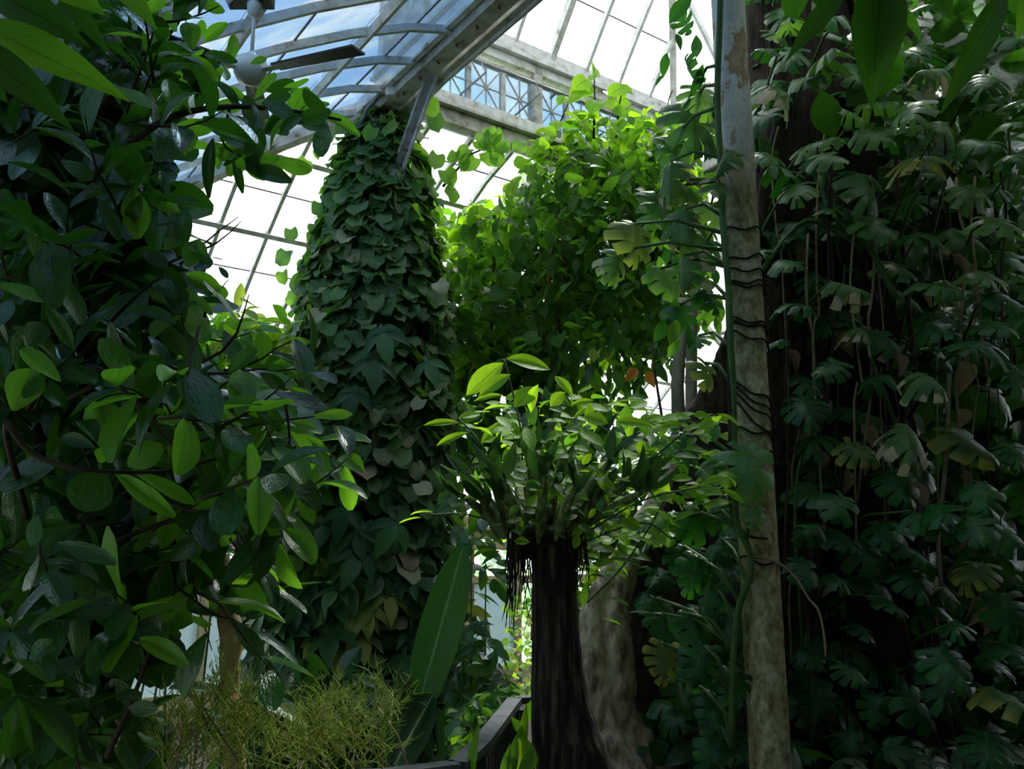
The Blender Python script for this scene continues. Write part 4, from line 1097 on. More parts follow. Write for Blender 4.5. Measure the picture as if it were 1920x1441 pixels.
# ================================================================== dark palm-like trunk with orchids
tp = [(1030,985,40),(1036,1040,40),(1040,1100,40),(1042,1200,43),(1047,1290,49),(1058,1370,58),(1078,1450,68),(1105,1560,84),(1115,1640,95)]
TY = 4.1
pth = smooth_path([(*at(x, y, TY), px(r, TY)) for x, y, r in tp], 40)
tb = MB(); rg = random.Random(3)
tb.tube([Vector(p[:3]) for p in pth], [float(p[3])*(1+0.015*sin(i*1.7)) for i, p in enumerate(pth)], 44, ridges=11, depth=0.02, wob=0.012)
trunk = tb.build('bottle_trunk', M['palm_bark'], None, True)
tag(trunk, 'dark fissured trunk swelling at its base, carrying the orchid clump', 'trunk')

OR = Plant('orchid_clump', at(1015, 1000, TY), 'large orchid clump of ribbed canes and dark strap leaves seated on the dark trunk', 'orchid')
canes = [((946,1008),(880,893),24),((962,996),(928,905),22),((952,1002),(912,862),18),((978,985),(968,838),20),((1008,985),(1035,785),18),((996,990),(1000,850),22),((1030,990),(1062,826),20),((1045,990),(1110,832),22),((1055,1000),(1150,858),20),
         ((1068,1004),(1195,882),18),((1020,1002),(1040,905),26),((1064,1008),(1122,925),24),((970,1004),(950,925),24),((935,1006),(905,935),18),((998,1004),(985,905),26),((1044,1004),(1085,890),24),((988,982),(1012,815),18),((1062,998),(1172,912),20),
         ((940,990),(862,925),16),((1075,1000),(1215,915),16),((1015,990),(975,800),16),((982,1013),(945,900),17),((1010,1017),(1022,888),18),((1042,1013),(1080,908),16)]
for i, (b, t, w) in enumerate(canes):
    Y0 = TY + random.uniform(-0.12, 0.2); Y1 = TY + random.uniform(-0.28, 0.35)
    if i >= 21: Y0 = TY - 0.13; Y1 = TY - 0.3
    p0 = at(*b, Y0); p1 = at(*t, Y1)
    mid = (p0+p1)/2 + Vector((p1.x-p0.x, 0, 0))*(-0.12) + Vector((0, 0, -0.01))
    pts = smooth_path([tuple(p0), tuple(mid), tuple(p1)], 10)
    R0 = px(w*0.82, TY)/2
    rad = [R0*(0.42+0.85*sin(pi*min(1, 0.05+0.84*(k/9)**0.8))**1.3) for k in range(10)]
    c = MB().tube(pts, rad, 14, ridges=7, depth=0.07).build('cane', M['cane'], OR.root, True)
    ax_ = (p1-p0).normalized()
    for k in range(random.choice((3, 3, 4, 4))):
        side = (Vector((random.choice((-1, 1))*random.uniform(0.3, 0.9), random.gauss(0, 0.45), 0)))
        tip = ax_ + side*0.75 + Vector((0, 0, 0.35))
        if i in (0, 9, 17) and k == 0: tip = Vector((-1 if i == 0 else 1, -0.2, 0.35))
        q = p1 - ax_*0.03*k
        OR.leaf(ch(S_ORCH), [M['orchid']], q, tip, toward(q)+rv(0.5), px(random.uniform(55, 92), TY), 1.15, 4, 'leaf', c)
# root mat hanging under the clump
for k in range(160):
    a = random.uniform(0, 2*pi); rr = random.uniform(0.09, 0.17)
    c = at(random.uniform(950, 1100), random.uniform(985, 1025), TY) + Vector((0, sin(a)*rr, 0))
    ln = random.uniform(0.08, 0.42) if c.x < at(1000, 1000, TY).x else random.uniform(0.05, 0.25)
    OR.stem([c, c + Vector((random.gauss(0, 0.012), random.gauss(0, 0.01), -ln*0.5)), c + Vector((random.gauss(0, 0.02), random.gauss(0, 0.015), -ln))], [0.004, 0.003, 0.0015], M['root'], 'root', 4)
mat_b = MB().lathe(at(1015, 1000, TY+0.02), [(0.07, -0.12), (0.115, -0.08), (0.14, -0.03), (0.14, 0.0), (0.10, 0.02), (0.05, 0.03)], 26)
for i, v in enumerate(mat_b.v): mat_b.v[i] = v + Vector((random.gauss(0, 0.014), random.gauss(0, 0.014), random.gauss(0, 0.016)))
mat_b.build('root_mat', M['root'], OR.root, True)
OR.done()

# lime climber through the orchids
LC = Plant('lime_leaf_climber', at(1060, 1010, TY+0.1), 'bright lime-green leafy climber spreading through and around the orchid clump', 'climbing plant')
LIME = [((944,680),(873,737),42),((949,672),(1034,686),38),((958,702),(896,737),36),((942,741),(885,747),16),((984,737),(943,744),24),((1005,726),(966,758),36),((960,762),(906,755),14),((860,792),(795,792),15),((860,783),(903,772),17),((878,811),(816,831),18),
 ((882,801),(926,804),11),((811,960),(768,954),14),((790,970),(747,974),12),((1094,779),(1140,790),32),((1153,790),(1222,793),24),((1345,776),(1395,793),16),((1334,790),(1308,800),26),((1300,780),(1340,775),28),((1076,885),(1119,878),12),((1119,882),(1147,928),22),
 ((1140,900),(1186,914),14),((1107,985),(1076,995),20),((963,1014),(993,1014),17),((997,999),(1052,1002),12),((1087,1046),(1137,1048),12),((1140,1048),(1204,1050),14),((1214,953),(1264,962),14),((1196,963),(1235,972),12),((1253,930),(1290,950),26),((1320,903),(1356,893),18),
 ((1352,917),(1398,938),18),((1289,914),(1324,928),32),((1010,720),(985,775),30),((1060,735),(1030,760),30),((1040,705),(1075,735),24),((1070,760),(1110,745),16),((1150,755),(1200,745),12),((1180,770),(1230,765),14),((1210,790),(1250,775),18),((1240,800),(1280,790),22),
 ((930,780),(960,800),24),((940,790),(900,830),20),((985,800),(1000,840),26),((1090,810),(1130,830),26),((1140,820),(1180,840),26),((1190,830),(1220,850),20),((1110,850),(1090,870),16),((1190,1010),(1240,1015),12),((1120,1020),(1160,1030),14),((870,935),(900,925),14),((880,960),(850,970),14),((925,1030),(885,1035),12),((905,1020),(940,1010),14),
 ((1150,955),(1190,940),14),((1260,900),(1300,890),24),((1300,930),(1330,950),20),((1360,890),(1385,905),20),((1100,1080),(1130,1075),10),((1140,1120),(1180,1130),14),((1130,1160),(1165,1165),14),((1225,1150),(1180,1143),12),((1100,1090),(1092,1140),16)]
for (b, t, w) in LIME:
    big = w > 28
    leaf_px(LC, ch(S_OVAL), [M['lime'] if b[1] < 1040 else M['shrub']], b, t, TY - random.uniform(-0.1, 0.35), w, Vector((random.gauss(0, 0.2), -0.85, 0.55)) if w > 14 else Vector((0, -0.35, 1)), 6, random.uniform(-0.12, 0.12), 0.5)
for (x, y) in poly_pts([(890,780),(960,740),(1100,720),(1240,760),(1360,790),(1390,900),(1340,950),(1230,1000),(1160,1080),(1090,1070),(1040,960),(940,960),(890,900)], 420):
    Y = TY + random.uniform(-0.1, 0.75)
    LC.leaf(ch(S_OVAL), [M['lime'] if random.random() < 0.72 else M['shrub']], at(x, y, Y), Vector((random.gauss(0, 0.8), random.gauss(-0.3, 0.4), random.gauss(-0.1, 0.3))), Vector((random.gauss(0, 0.4), -0.5, 0.8)), px(random.uniform(28, 58), TY), 1.05, 1)
for (x, y) in poly_pts([(930,880),(1000,840),(1120,850),(1180,920),(1110,1000),(1000,1015),(940,990)], 70):
    LC.leaf(ch(S_OVAL), [ch([M['lime'], M['shrub'], M['shrub']])], at(x, y, TY - random.uniform(0.2, 0.36)), Vector((random.gauss(0, 0.8), random.gauss(-0.3, 0.3), random.gauss(-0.2, 0.3))), Vector((random.gauss(0, 0.3), -0.6, 0.8)), px(random.uniform(16, 34), TY), 1.1, 3)
for pts in ([(1000,990),(985,850),(950,690),(940,675)], [(1010,990),(900,830),(860,785)], [(1060,1000),(1150,840),(1100,780)], [(1070,1010),(1200,880),(1310,790),(1345,776)], [(1080,1010),(1200,940),(1300,915),(1350,910)], [(980,1000),(880,965),(800,965)],
            [(1060,1030),(1200,980),(1260,1010)], [(1100,1130),(1160,1070),(1210,1000),(1250,930)]):
    LC.stem(smooth_path([tuple(at(x, y, TY-0.05+0.02*i)) for i, (x, y) in enumerate(pts)], 16), 0.0045, M['green_stem'], 'runner', 5)
LC.done()

# ================================================================== glossy tree on the left, close to the photographer
KEEP = [[(395,-60),(960,-60),(690,190),(660,200),(600,165),(520,125),(450,105),(400,95)], [(325,335),(400,340),(470,345),(560,335),(620,240),(570,580),(470,580),(430,540),(415,480),(390,430),(320,410)],
        [(420,1170),(540,1120),(530,1290),(450,1290)], [(300,575),(420,560),(580,600),(570,700),(430,690),(330,640)], [(395,1130),(470,1130),(470,1400),(395,1400)], [(560,-60),(1500,-60),(1500,1500),(700,1500),(660,900),(640,600)]]
def clear(p):
    q = proj(p)
    return q is None or not any(in_poly(q[0], q[1], K) for K in KEEP)
PLT = Plant('glossy_leaf_tree', (-2.35, 2.9, GZ), 'big dark glossy-leaved tree with a branch reaching out before the glass roof', 'tree')
LEFT = [((193,880),(150,955),88,0),((25,770),(63,685),62,1),((217,863),(180,737),62,1),((240,872),(297,838),48,1),((480,820),(467,747),52,1),((493,682),(492,622),40,1),((513,682),(583,673),24,1),((507,815),(590,810),26,1),((485,825),(550,850),40,0),((377,893),(373,950),55,1),
 ((248,880),(367,943),24,1),((217,885),(317,960),24,1),((370,880),(273,860),16,1),((113,715),(40,648),40,1),((180,830),(150,765),46,0),((110,865),(-5,910),64,0),((178,840),(110,812),26,0),((310,513),(340,585),36,0),((348,515),(403,535),32,1),((350,540),(400,590),18,1),
 ((240,580),(320,590),30,0),((395,750),(377,698),34,0),((240,725),(210,650),28,0),((210,645),(290,705),28,0),((283,700),(290,770),12,0),((290,715),(355,740),18,1),((225,740),(265,795),26,0),((333,812),(383,882),26,0),((330,835),(292,798),34,0),((398,755),(455,818),20,1),
 ((390,785),(430,830),28,0),((415,855),(475,910),34,0),((455,850),(525,905),46,0),((385,885),(475,925),18,1),((530,920),(600,942),20,1),((585,780),(660,775),22,1),((545,725),(590,760),30,1),((487,700),(540,735),30,0),((177,845),(203,858),30,1),((85,567),(0,528),16,1),
 ((55,650),(80,600),42,0),((85,570),(135,645),26,0),((70,965),(60,1022),28,0),((107,1018),(213,1050),36,0),((460,968),(407,1020),40,1),((464,977),(475,1072),58,0),((435,1152),(412,1078),38,0),((435,1160),(493,1230),32,0),((415,1155),(350,1137),20,0),((450,1155),(500,1138),14,0),
 ((262,1198),(335,1228),40,1),((240,1325),(293,1330),28,0),((215,1305),(267,1300),24,0),((20,1260),(55,1228),32,0),((185,1255),(245,1255),28,0),((360,93),(355,33),38,1),((372,75),(380,38),22,1),((205,155),(285,200),26,1),((470,195),(412,158),28,1),((480,190),(535,205),38,1),
 ((478,185),(518,135),22,1),((573,225),(595,185),32,1),((596,212),(668,238),30,1),((560,195),(525,150),24,1),((565,190),(540,148),24,1),((463,290),(490,330),34,1),((490,293),(528,330),30,1),((400,260),(385,345),20,0),((438,295),(454,355),16,0),((425,300),(440,330),28,1),
 ((420,275),(400,315),28,1),((320,375),(370,372),18,0),((285,380),(335,395),30,1),((310,470),(335,440),28,1),((350,500),(375,450),46,1),((365,0),(420,22),26,1),((470,120),(500,107),18,1),((300,320),(315,360),24,0),((225,70),(265,90),30,0),((115,300),(175,335),38,0),
 ((225,250),(198,325),16,0),((185,375),(225,440),30,0),((265,365),(240,420),28,0),((560,815),(612,842),24,1),((545,790),(590,800),22,1),((430,700),(470,655),30,0),((420,620),(450,680),34,0),((345,620),(380,680),26,0),((520,840),(556,870),30,0),((500,890),(548,930),28,0),((400,930),(440,990),40,0),
 ((300,150),(340,90),28,1),((330,60),(310,20),26,1),((340,130),(390,170),32,0),((400,150),(450,190),32,0),((380,220),(430,250),34,0),((440,220),(490,250),36,0),((500,220),(540,250),34,0),((350,200),(300,230),36,0),((420,260),(470,270),30,0),((330,260),(290,300),34,0),
 ((290,420),(330,410),32,0),((270,470),(310,500),36,0),((380,480),(350,440),36,1),((330,560),(290,520),34,0),((410,500),(428,520),16,0),((20,560),(-10,610),44,0),((10,690),(-15,640),44,0),((60,1240),(100,1190),34,0),((130,1080),(180,1120),34,0),((320,1050),(370,1010),34,0)]
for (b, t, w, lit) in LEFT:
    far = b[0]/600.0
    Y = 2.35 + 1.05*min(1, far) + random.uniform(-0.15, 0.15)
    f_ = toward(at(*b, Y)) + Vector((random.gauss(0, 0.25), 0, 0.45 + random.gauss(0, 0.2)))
    leaf_px(PLT, ch(S_RUB), [M['rubber_lit_lime'] if lit else M['rubber']], b, t, Y, w, f_, 6, random.uniform(-0.1, 0.1), 0.45)
# twigs with whorls of leaves fill the crown between
def twig(P, p0, dr, n, L, mats, prio, sz=(0.15, 0.23), rad=0.006):
    pts = [p0]; d = dr.normalized()
    for k in range(4):
        d = (d + rv(0.18)).normalized(); pts.append(pts[-1] + d*L/4)
    P.stem(pts, [rad, rad*0.85, rad*0.7, rad*0.5, rad*0.3], M['twig'], 'twig', 5)
    for k in range(n):
        t = 0.25 + 0.75*k/max(1, n-1)
        i = min(3, int(t*4)); q = pts[i] + (pts[i+1]-pts[i])*(t*4-i)
        a = k*2.4 + random.random()
        s = d.orthogonal().normalized(); s2 = d.cross(s)
        out = s*cos(a) + s2*sin(a)
        if not clear(q + (out*0.9+d*0.7)*0.12): continue
        P.leaf(ch(S_RUB), [ch(mats)], q, out*0.9 + d*0.7 + Vector((0, 0, -0.15)), out*-0.3 + Vector((0, -0.25, 1)) + rv(0.25), random.uniform(*sz), 1.0, prio)
CROWN = [(-60,-60),(260,-60),(330,80),(310,250),(290,420),(360,520),(440,640),(540,720),(600,800),(560,900),(480,960),(440,1080),(380,1180),(300,1260),(230,1441),(-60,1441)]
for (x, y) in poly_pts(CROWN, 125):
    Y = random.uniform(2.6, 3.6)
    edge = x > 300 - 0.1*y
    twig(PLT, at(x, y, Y), Vector((random.uniform(-0.2, 1.0), random.uniform(-0.7, 0.4), random.gauss(0.0, 0.45))), random.choice((5, 6, 7)), random.uniform(0.22, 0.42), [M['rubber'], M['rubber'], M['rubber_lit_lime']] if edge else [M['rubber']], 2)
for (x, y) in poly_pts([(-60,-60),(250,-60),(260,420),(420,640),(520,760),(440,1000),(260,1200),(200,1441),(-60,1441)], 1500):
    Y = random.uniform(3.5, 4.6)
    if not clear(at(x+25, y, Y)) or not clear(at(x, y+20, Y)): continue
    PLT.leaf(ch(S_RUB), [M['rubber']], at(x, y, Y), Vector((random.gauss(0, 0.7), -0.3, -0.6))+rv(0.3), Vector((0, -0.5, 0.8))+rv(0.5), random.uniform(0.2, 0.34), 1.15, 0)
for (x, y) in poly_pts([(300,110),(360,20),(420,100),(520,140),(600,190),(650,230),(560,250),(520,320),(440,330),(380,300),(300,260)], 60):
    Y = random.uniform(2.9, 3.3)
    PLT.leaf(ch(S_RUB), [ch([M['rubber'], M['rubber_lit_lime']])], at(x, y, Y), Vector((random.gauss(0.3, 0.6), -0.2, random.gauss(-0.2, 0.5))), toward(at(x, y, Y))+rv(0.6), random.uniform(0.10, 0.17), 1.0, 3)
for (x, y) in poly_pts([(-80,-80),(270,-80),(285,250),(275,430),(330,560),(-80,620)], 600):
    PLT.leaf(ch(S_RUB), [M['rubber']], at(x, y, random.uniform(3.3, 4.4)), Vector((random.gauss(0, 0.7), -0.2, -0.7))+rv(0.3), Vector((0, -0.8, 0.5))+rv(0.4), random.uniform(0.24, 0.36), 1.2, 0)
# unseen overhead part of the crown, added to shade the left side
for k in range(2400):
    p = Vector((random.uniform(-4.6, 0.9), random.uniform(-2.5, 4.6), random.uniform(2.9, 4.1)))
    q = proj(p)
    if q and (q[1] > -420 and q[0] > -260): continue
    if p.y > 2.6 and p.x > -2.6: continue
    PLT.leaf(ch(S_RUB), [M['rubber']], p, rv(1)+Vector((0,0,-0.3)), Vector((0,0,1))+rv(0.4), random.uniform(0.22, 0.36), 1.2, 0)
# branches
for pts, r in (([(-60,1500,4.2),(40,1100,4.1),(90,700,3.9),(120,350,3.6),(240,120,3.1)], 0.05), ([(150,350,3.1),(300,230,3.0),(430,200,3.05),(560,210,3.1),(640,225,3.15)], 0.016), ([(120,700,3.1),(180,690,2.8),(250,750,2.7),(330,840,2.8)], 0.014), ([(60,1000,3.0),(10,800,2.5),(60,850,2.5),(160,880,2.5),(330,880,2.7),(480,830,2.9)], 0.012),
               ([(100,760,3.1),(260,690,3.0),(400,700,3.1),(500,690,3.2)], 0.010), ([(330,840,2.8),(460,800,3.0),(590,780,3.2)], 0.009), ([(430,205,3.05),(420,270,3.05),(470,300,3.1)], 0.007), ([(240,120,3.1),(320,60,3.1),(350,10,3.1)], 0.012), ([(60,1100,3.2),(250,1000,3.1),(400,960,3.1),(470,975,3.1)], 0.012),
               ([(200,1420,3.2),(240,1330,3.2),(275,1240,3.2),(285,1180,3.2)], 0.012), ([(120,700,3.1),(250,560,3.1),(330,500,3.1)], 0.010), ([(330,1100,3.2),(400,1150,3.2),(440,1160,3.2)], 0.007)):
    sp_ = smooth_path([tuple(at(*p)) for p in pts], 18)
    PLT.stem(sp_, [r*(1-0.65*k/17) for k in range(18)], M['twig'], 'branch', 7)
PLT.done()

# ================================================================== big leaves hanging into the picture close by
NL = Plant('broad_leaf_branch', (-1.15, 0.75, 2.75), 'branch with large lime ribbed leaves hanging in at the upper corner', 'branch')
for (b, t, w, Y, mt, sh) in (((-60,40),(232,160),75,1.25,'near',0), ((-40,-30),(150,62),80,1.3,'near_dark',0), ((-70,60),(128,228),80,1.2,'near_dark',1), ((-30,70),(92,125),60,1.35,'near',1), ((60,-70),(190,15),70,1.3,'near',0), ((190,-60),(292,40),60,1.4,'near',1), ((100,-30),(200,90),46,1.4,'near_dark',1), ((-60,120),(15,190),46,1.3,'near_dark',0)):
    leaf_px(NL, S_BROAD[sh], [M[mt]], b, t, Y, w, toward(at(*b, Y)) + Vector((0.1, 0, 0.25)) + rv(0.12), 6, random.uniform(0.0, 0.06), 0.40)
NL.stem([at(-260,-160,1.35), at(-100,-60,1.3), at(60,-90,1.35), at(220,-100,1.4)], [0.02, 0.015, 0.01, 0.006], M['twig'], 'twig', 7)
NL.done()
NR = Plant('hanging_leaf_spray', (0.8, 0.8, 2.6), 'spray of long dark leaves hanging in at the top, the middle one pointing straight down', 'branch')
for (b, t, w, Y, mt, sh) in (((1655,-60),(1638,178),104,1.5,'near_dark',0), ((1600,-40),(1470,110),52,1.5,'near_dark',1), ((1890,-30),(1780,195),44,1.5,'near_dark',1), ((1960,-60),(1915,60),60,1.45,'near',0), ((1720,-50),(1810,32),70,1.55,'near_dark',0), ((1480,-60),(1560,20),50,1.6,'near_dark',1)):
    leaf_px(NR, S_BROAD[sh], [M[mt]], b, t, Y, w, Vector((-0.1, -0.9, 0.15)) + rv(0.1), 6, random.uniform(-0.05, 0.1), 0.42)
NR.leaf(S_BROAD[0], [M['near']], at(1652, -55, 1.53), at(1640, 170, 1.55)-at(1652, -55, 1.53), Vector((0, -1, 0.1)), 0.19, 0.9, 5)
NR.stem([at(2150,-170,1.5), at(1900,-80,1.5), at(1700,-75,1.5), at(1480,-90,1.6)], [0.016, 0.012, 0.009, 0.005], M['twig'], 'twig', 7)
NR.done()

# ================================================================== bird-of-paradise plants by the railing
BP = Plant('strelitzia', at(770, 1500, 4.6), 'stout plant with one tall upright paddle leaf and a pale midrib by the railing', 'plant')
lf = [((782,1330),(868,1028),78,4.6,S_PADDLE[0],0.27,Vector((0.15,-1,0.12))), ((742,1430),(806,1305),78,4.35,S_PADDLE[1],0.62,Vector((-0.2,-1,0.3))), ((822,1430),(828,1330),24,4.5,S_PADDLE[2],0.5,Vector((0.8,-0.6,0.1))), ((775,1330),(770,1255),12,4.6,S_PADDLE[2],0.5,Vector((0.8,-0.6,0.1))), ((730,1400),(725,1300),36,4.6,S_PADDLE[2],0.5,Vector((-0.7,-0.7,0.2)))]
for (b, t, w, Y, sh, sw, n) in lf:
    leaf_px(BP, sh, [M['strap']], b, t, Y, w, n, 6, -0.05, sw)
p_ = at(806, 1312, 4.33)
BP.leaf(S_PADDLE[2], [M['strap']], at(775,1312,4.36), at(816,1318,4.2)-at(775,1312,4.36), Vector((0,-0.2,1)), px(44,4.3), 1.0, 6)
for (a, b) in (((782,1330),(770,1500)), ((742,1430),(748,1500)), ((822,1430),(800,1500))):
    BP.stem([at(*a, 4.6), at(*b, 4.6)], [0.014, 0.022], M['green_stem'], 'leaf_stalk', 7)
BP.done()
BQ = Plant('arching_strelitzia', at(600, 1440, 5.0), 'arching plant with long blue-green leaves bowing over beside the small tan trunk', 'plant')
for (b, t, w, Y, sh, sw, n) in (((470,1185),(575,1232),22,5.0,S_STRAP[1],0.2,Vector((0,-0.3,1))), ((575,1230),(610,1312),52,4.9,S_PADDLE[2],0.5,Vector((-0.2,-1,0.2))), ((315,1292),(440,1285),24,4.3,S_PADDLE[2],0.5,Vector((0,-0.35,1))), ((470,1300),(580,1345),40,4.6,S_PADDLE[2],0.5,Vector((0,-0.5,1))), ((255,1210),(370,1290),26,4.2,S_STRAP[1],0.2,Vector((0.3,-0.6,0.7))), ((335,1372),(235,1450),24,3.6,S_STRAP[1],0.2,Vector((-0.3,-0.6,0.7))), ((640,1330),(600,1260),26,4.9,S_PADDLE[2],0.5,Vector((0,-1,0.2)))):
    leaf_px(BQ, sh, [M['strap'] if w != 52 else M['rubber']], b, t, Y, w, n, 6, -0.1, sw)
for pts in ([(600,1460),(560,1330),(470,1190)], [(600,1460),(500,1380),(440,1290)], [(600,1460),(590,1380),(575,1232)], [(590,1460),(420,1400),(360,1290)]):
    BQ.stem(smooth_path([tuple(at(x, y, 4.9)) for x, y in pts], 10), 0.012, M['green_stem'], 'leaf_stalk', 6)
BQ.done()
BR = Plant('strap_leaf_tuft', at(930, 1500, 4.0), 'tuft of upright green strap leaves before the railing beside the dark trunk', 'plant')
for (b, t, w, Y) in (((880,1480),(889,1368),16,3.3), ((955,1480),(990,1320),26,4.0), ((985,1380),(960,1345),22,4.0), ((960,1450),(968,1378),20,3.9), ((975,1470),(1000,1400),26,3.9), ((940,1490),(955,1395),20,3.9), ((990,1350),(1000,1310),18,4.2), ((1000,1440),(985,1385),22,3.9)):
    leaf_px(BR, ch(S_STRAP), [ch([M['rubber_lit_lime'], M['shrub'], M['lime']])], b, t, Y, w, Vector((random.gauss(0,.3), -1, 0.3)), 6, -0.05, 0.18)
BR.done()

# ================================================================== railing
RL = empty('railing', at(880, 1430, 3.5), 'low dark railing with flat timber top and thin iron balusters, turning beside the path', 'railing')
corner = [at(x, y, Y) for x, y, Y in ((480,1446,3.05), (720,1428,3.12), (858,1404,3.25), (902,1362,3.6), (966,1302,4.66), (1012,1299,4.72))]
for c in corner: c.z = 0.91
segs = [(0, 1), (1, 2), (2, 3), (3, 4), (4, 5)]
for (i, j) in segs:
    a, b = corner[i], corner[j]
    L = (b-a).length; n = max(1, round(L/0.55)); d = (b-a)/n
    for k in range(n):
        MB().sweep([a + d*k + d.normalized()*0.003, a + d*(k+1) - d.normalized()*0.003], UP, 0.075, 0.032).build('rail_board', M['dark_wood'], RL)
    MB().sweep([a - Vector((0, 0, 0.055)), b - Vector((0, 0, 0.055))], UP, 0.03, 0.012).build('iron_strip', M['black_metal'], RL)
    MB().sweep([a - Vector((0, 0, 0.80)), b - Vector((0, 0, 0.80))], UP, 0.03, 0.012).build('bottom_strip', M['black_metal'], RL)
    m = max(2, round(L/0.085))
    for k in range(m):
        q = a + (b-a)*(k+0.5)/m
        MB().box((q.x-0.006, q.y-0.006, 0.0 if k % 6 == 0 else 0.10), (q.x+0.006, q.y+0.006, 0.86)).build('baluster', M['black_metal'], RL)
for c in corner:
    MB().box((c.x-0.02, c.y-0.02, -0.02), (c.x+0.02, c.y+0.02, 0.90)).build('newel', M['black_metal'], RL)

# ================================================================== small tan trunk and its husk
st = empty('small_tree_trunk', at(436, 1480, 3.9), 'slender tan trunk with a knob near the top and a rust-brown husk at its foot', 'trunk')
MB().tube([at(x, y, 3.9) for x, y in ((418,1040),(424,1110),(428,1160),(437,1195),(430,1240),(433,1300),(436,1350),(440,1430),(440,1500))], [px(r, 3.9) for r in (12, 15, 20, 23, 18, 16, 17, 20, 22)], 16, wob=0.03).build('bole', M['tan_bark'], st, True)
MB().tube([at(425,1185,3.86), at(424,1187,3.835)], [px(7,3.8), px(3,3.8)], 10).build('knot', M['tan_bark'], st, True)
MB().tube([at(x, y, 3.84) for x, y in ((440,1300),(448,1330),(450,1355),(440,1395))], [px(r, 3.84) for r in (8, 24, 24, 5)], 9, wob=0.15).build('husk', M['husk'], st, True)
MB().tube([at(437,1200,3.88), at(455,1190,3.86), at(465,1170,3.85)], [px(12,3.9), px(9,3.9), px(6,3.9)], 9).build('side_branch', M['tan_bark'], st, True)

# ================================================================== wispy shrubs along the railing
def wispy(name, label, poly, n, Y0, Y1, seed):
    rg = random.Random(seed)
    root = empty(name, at(sum(p[0] for p in poly)/len(poly), 1470, Y0+0.2), label, 'shrub')
    V = []; F = []; UVs = []
    def strand(p, d, L, r):
        nn = 4
        s = d.orthogonal().normalized(); q = d.cross(s)
        for k in range(nn+1):
            w = r*(1-0.7*k/nn)
            for a in range(3):
                an = 2*pi*a/3
                V.append(p + s*(w*cos(an)) + q*(w*sin(an))); UVs.append((0.2, k/nn))
            if k < nn:
                b = len(V)-3
                for a in range(3): F.append((b+a, b+(a+1) % 3, b+3+(a+1) % 3, b+3+a))
            p = p + d*(L/nn)
            d = (d + Vector((rg.gauss(0, .14), rg.gauss(0, .14), rg.gauss(0, .12)))).normalized()
        return p, d
    for (x, y) in poly_pts(poly, n):
        p = at(x, y, rg.uniform(Y0, Y1))
        d = Vector((rg.gauss(0, 0.5), rg.gauss(0, 0.4), rg.uniform(0.3, 1.0))).normalized()
        e, d2 = strand(p - d*0.05, d, rg.uniform(0.08, 0.22), 0.0030)
        for k in range(6):
            dd = (d2 + Vector((rg.gauss(0, .5), rg.gauss(0, .4), rg.gauss(0.2, .4)))).normalized()
            strand(p + (e-p)*rg.uniform(0.2, 1), dd, rg.uniform(0.03, 0.08), 0.0023)
    o = obj('foliage', mesh('foliage', V, F, M['wispy'], UVs), root); o['kind'] = 'stuff'
    for (x, y) in poly_pts(poly, 10):
        p = at(x, y, rg.uniform(Y0, Y1))
        MB().tube([p, p + Vector((rg.gauss(0, .08), rg.gauss(0, .05), -0.1)), p + Vector((rg.gauss(0, .1), 0.05, -0.3))], [0.003, 0.004, 0.006], 5).build('dry_stem', M['dry_twig'], root, True)
    return root
wispy('wispy_shrub', 'feathery yellow-green twiggy shrub at the foot of the tan trunk', [(285,1441),(300,1370),(320,1300),(335,1290),(350,1350),(390,1330),(405,1270),(425,1270),(430,1340),(480,1290),(500,1320),(520,1400),(560,1441)], 210, 3.3, 3.8, 5)
wispy('wispy_shrub', 'feathery green twiggy shrub behind the railing beside the paddle leaf plant', [(520,1441),(530,1370),(570,1350),(610,1310),(640,1340),(680,1330),(740,1300),(750,1330),(720,1380),(735,1425)], 190, 3.5, 4.0, 6)

# ================================================================== understorey and background planting
def bush(name, label, cat, poly, n, Y0, Y1, shapes, mats, sz, limit=200, group=None, tipz=-0.3):
    cx = sum(p[0] for p in poly)/len(poly)
    P = Plant(name, at(cx, 1300, (Y0+Y1)/2) * 1.0, label, cat, group, limit)
    P.root.location.z = GZ; P.base = P.root.location
    for (x, y) in poly_pts(poly, n):
        P.leaf(ch(shapes), [ch(mats)], at(x, y, random.uniform(Y0, Y1)), Vector((random.gauss(0, .7), random.gauss(-.3, .4), tipz))+rv(0.3), Vector((0, -0.55, 0.9))+rv(0.45), random.uniform(*sz), 1.0, 1)
    for k in range(3):
        x, y = poly_pts(poly, 1)[0]
        t = at(x, y, (Y0+Y1)/2)
        P.stem([Vector((t.x+random.gauss(0, .1), t.y, GZ)), Vector((t.x, t.y, (t.z+GZ)/2)), t], [0.011, 0.008, 0.004], M['green_stem'], 'stem', 6)
    return P.done()
bush('bright_shrub', 'sunlit yellow-green shrub seen between the glossy tree and the vine column', 'shrub', [(270,620),(300,570),(350,560),(400,580),(450,560),(480,600),(540,600),(560,650),(540,720),(420,720),(300,690)], 520, 6.0, 7.2, S_OVAL, [M['lime'], M['lime'], M['shrub'], M['yellow'], M['rubber_lit_lime']], (0.13, 0.24), 300)
bush('shade_shrub', 'dark shrub low between the glossy tree and the vine column', 'shrub', [(230,700),(560,700),(600,900),(520,940),(560,980),(470,1100),(380,1120),(250,1000)], 420, 5.4, 7.0, S_OVAL, [M['rubber'], M['rubber'], M['shrub']], (0.18, 0.3), 150)
bush('window_shrub', 'dark broad-leaved shrub in front of the frosted window', 'shrub', [(850,1180),(880,1160),(930,1190),(950,1240),(940,1290),(900,1320),(860,1340),(820,1330),(830,1230)], 90, 6.0, 7.2, S_OVAL+S_PHILO, [M['philo'], M['rubber'], M['shrub']], (0.14, 0.28), 190)
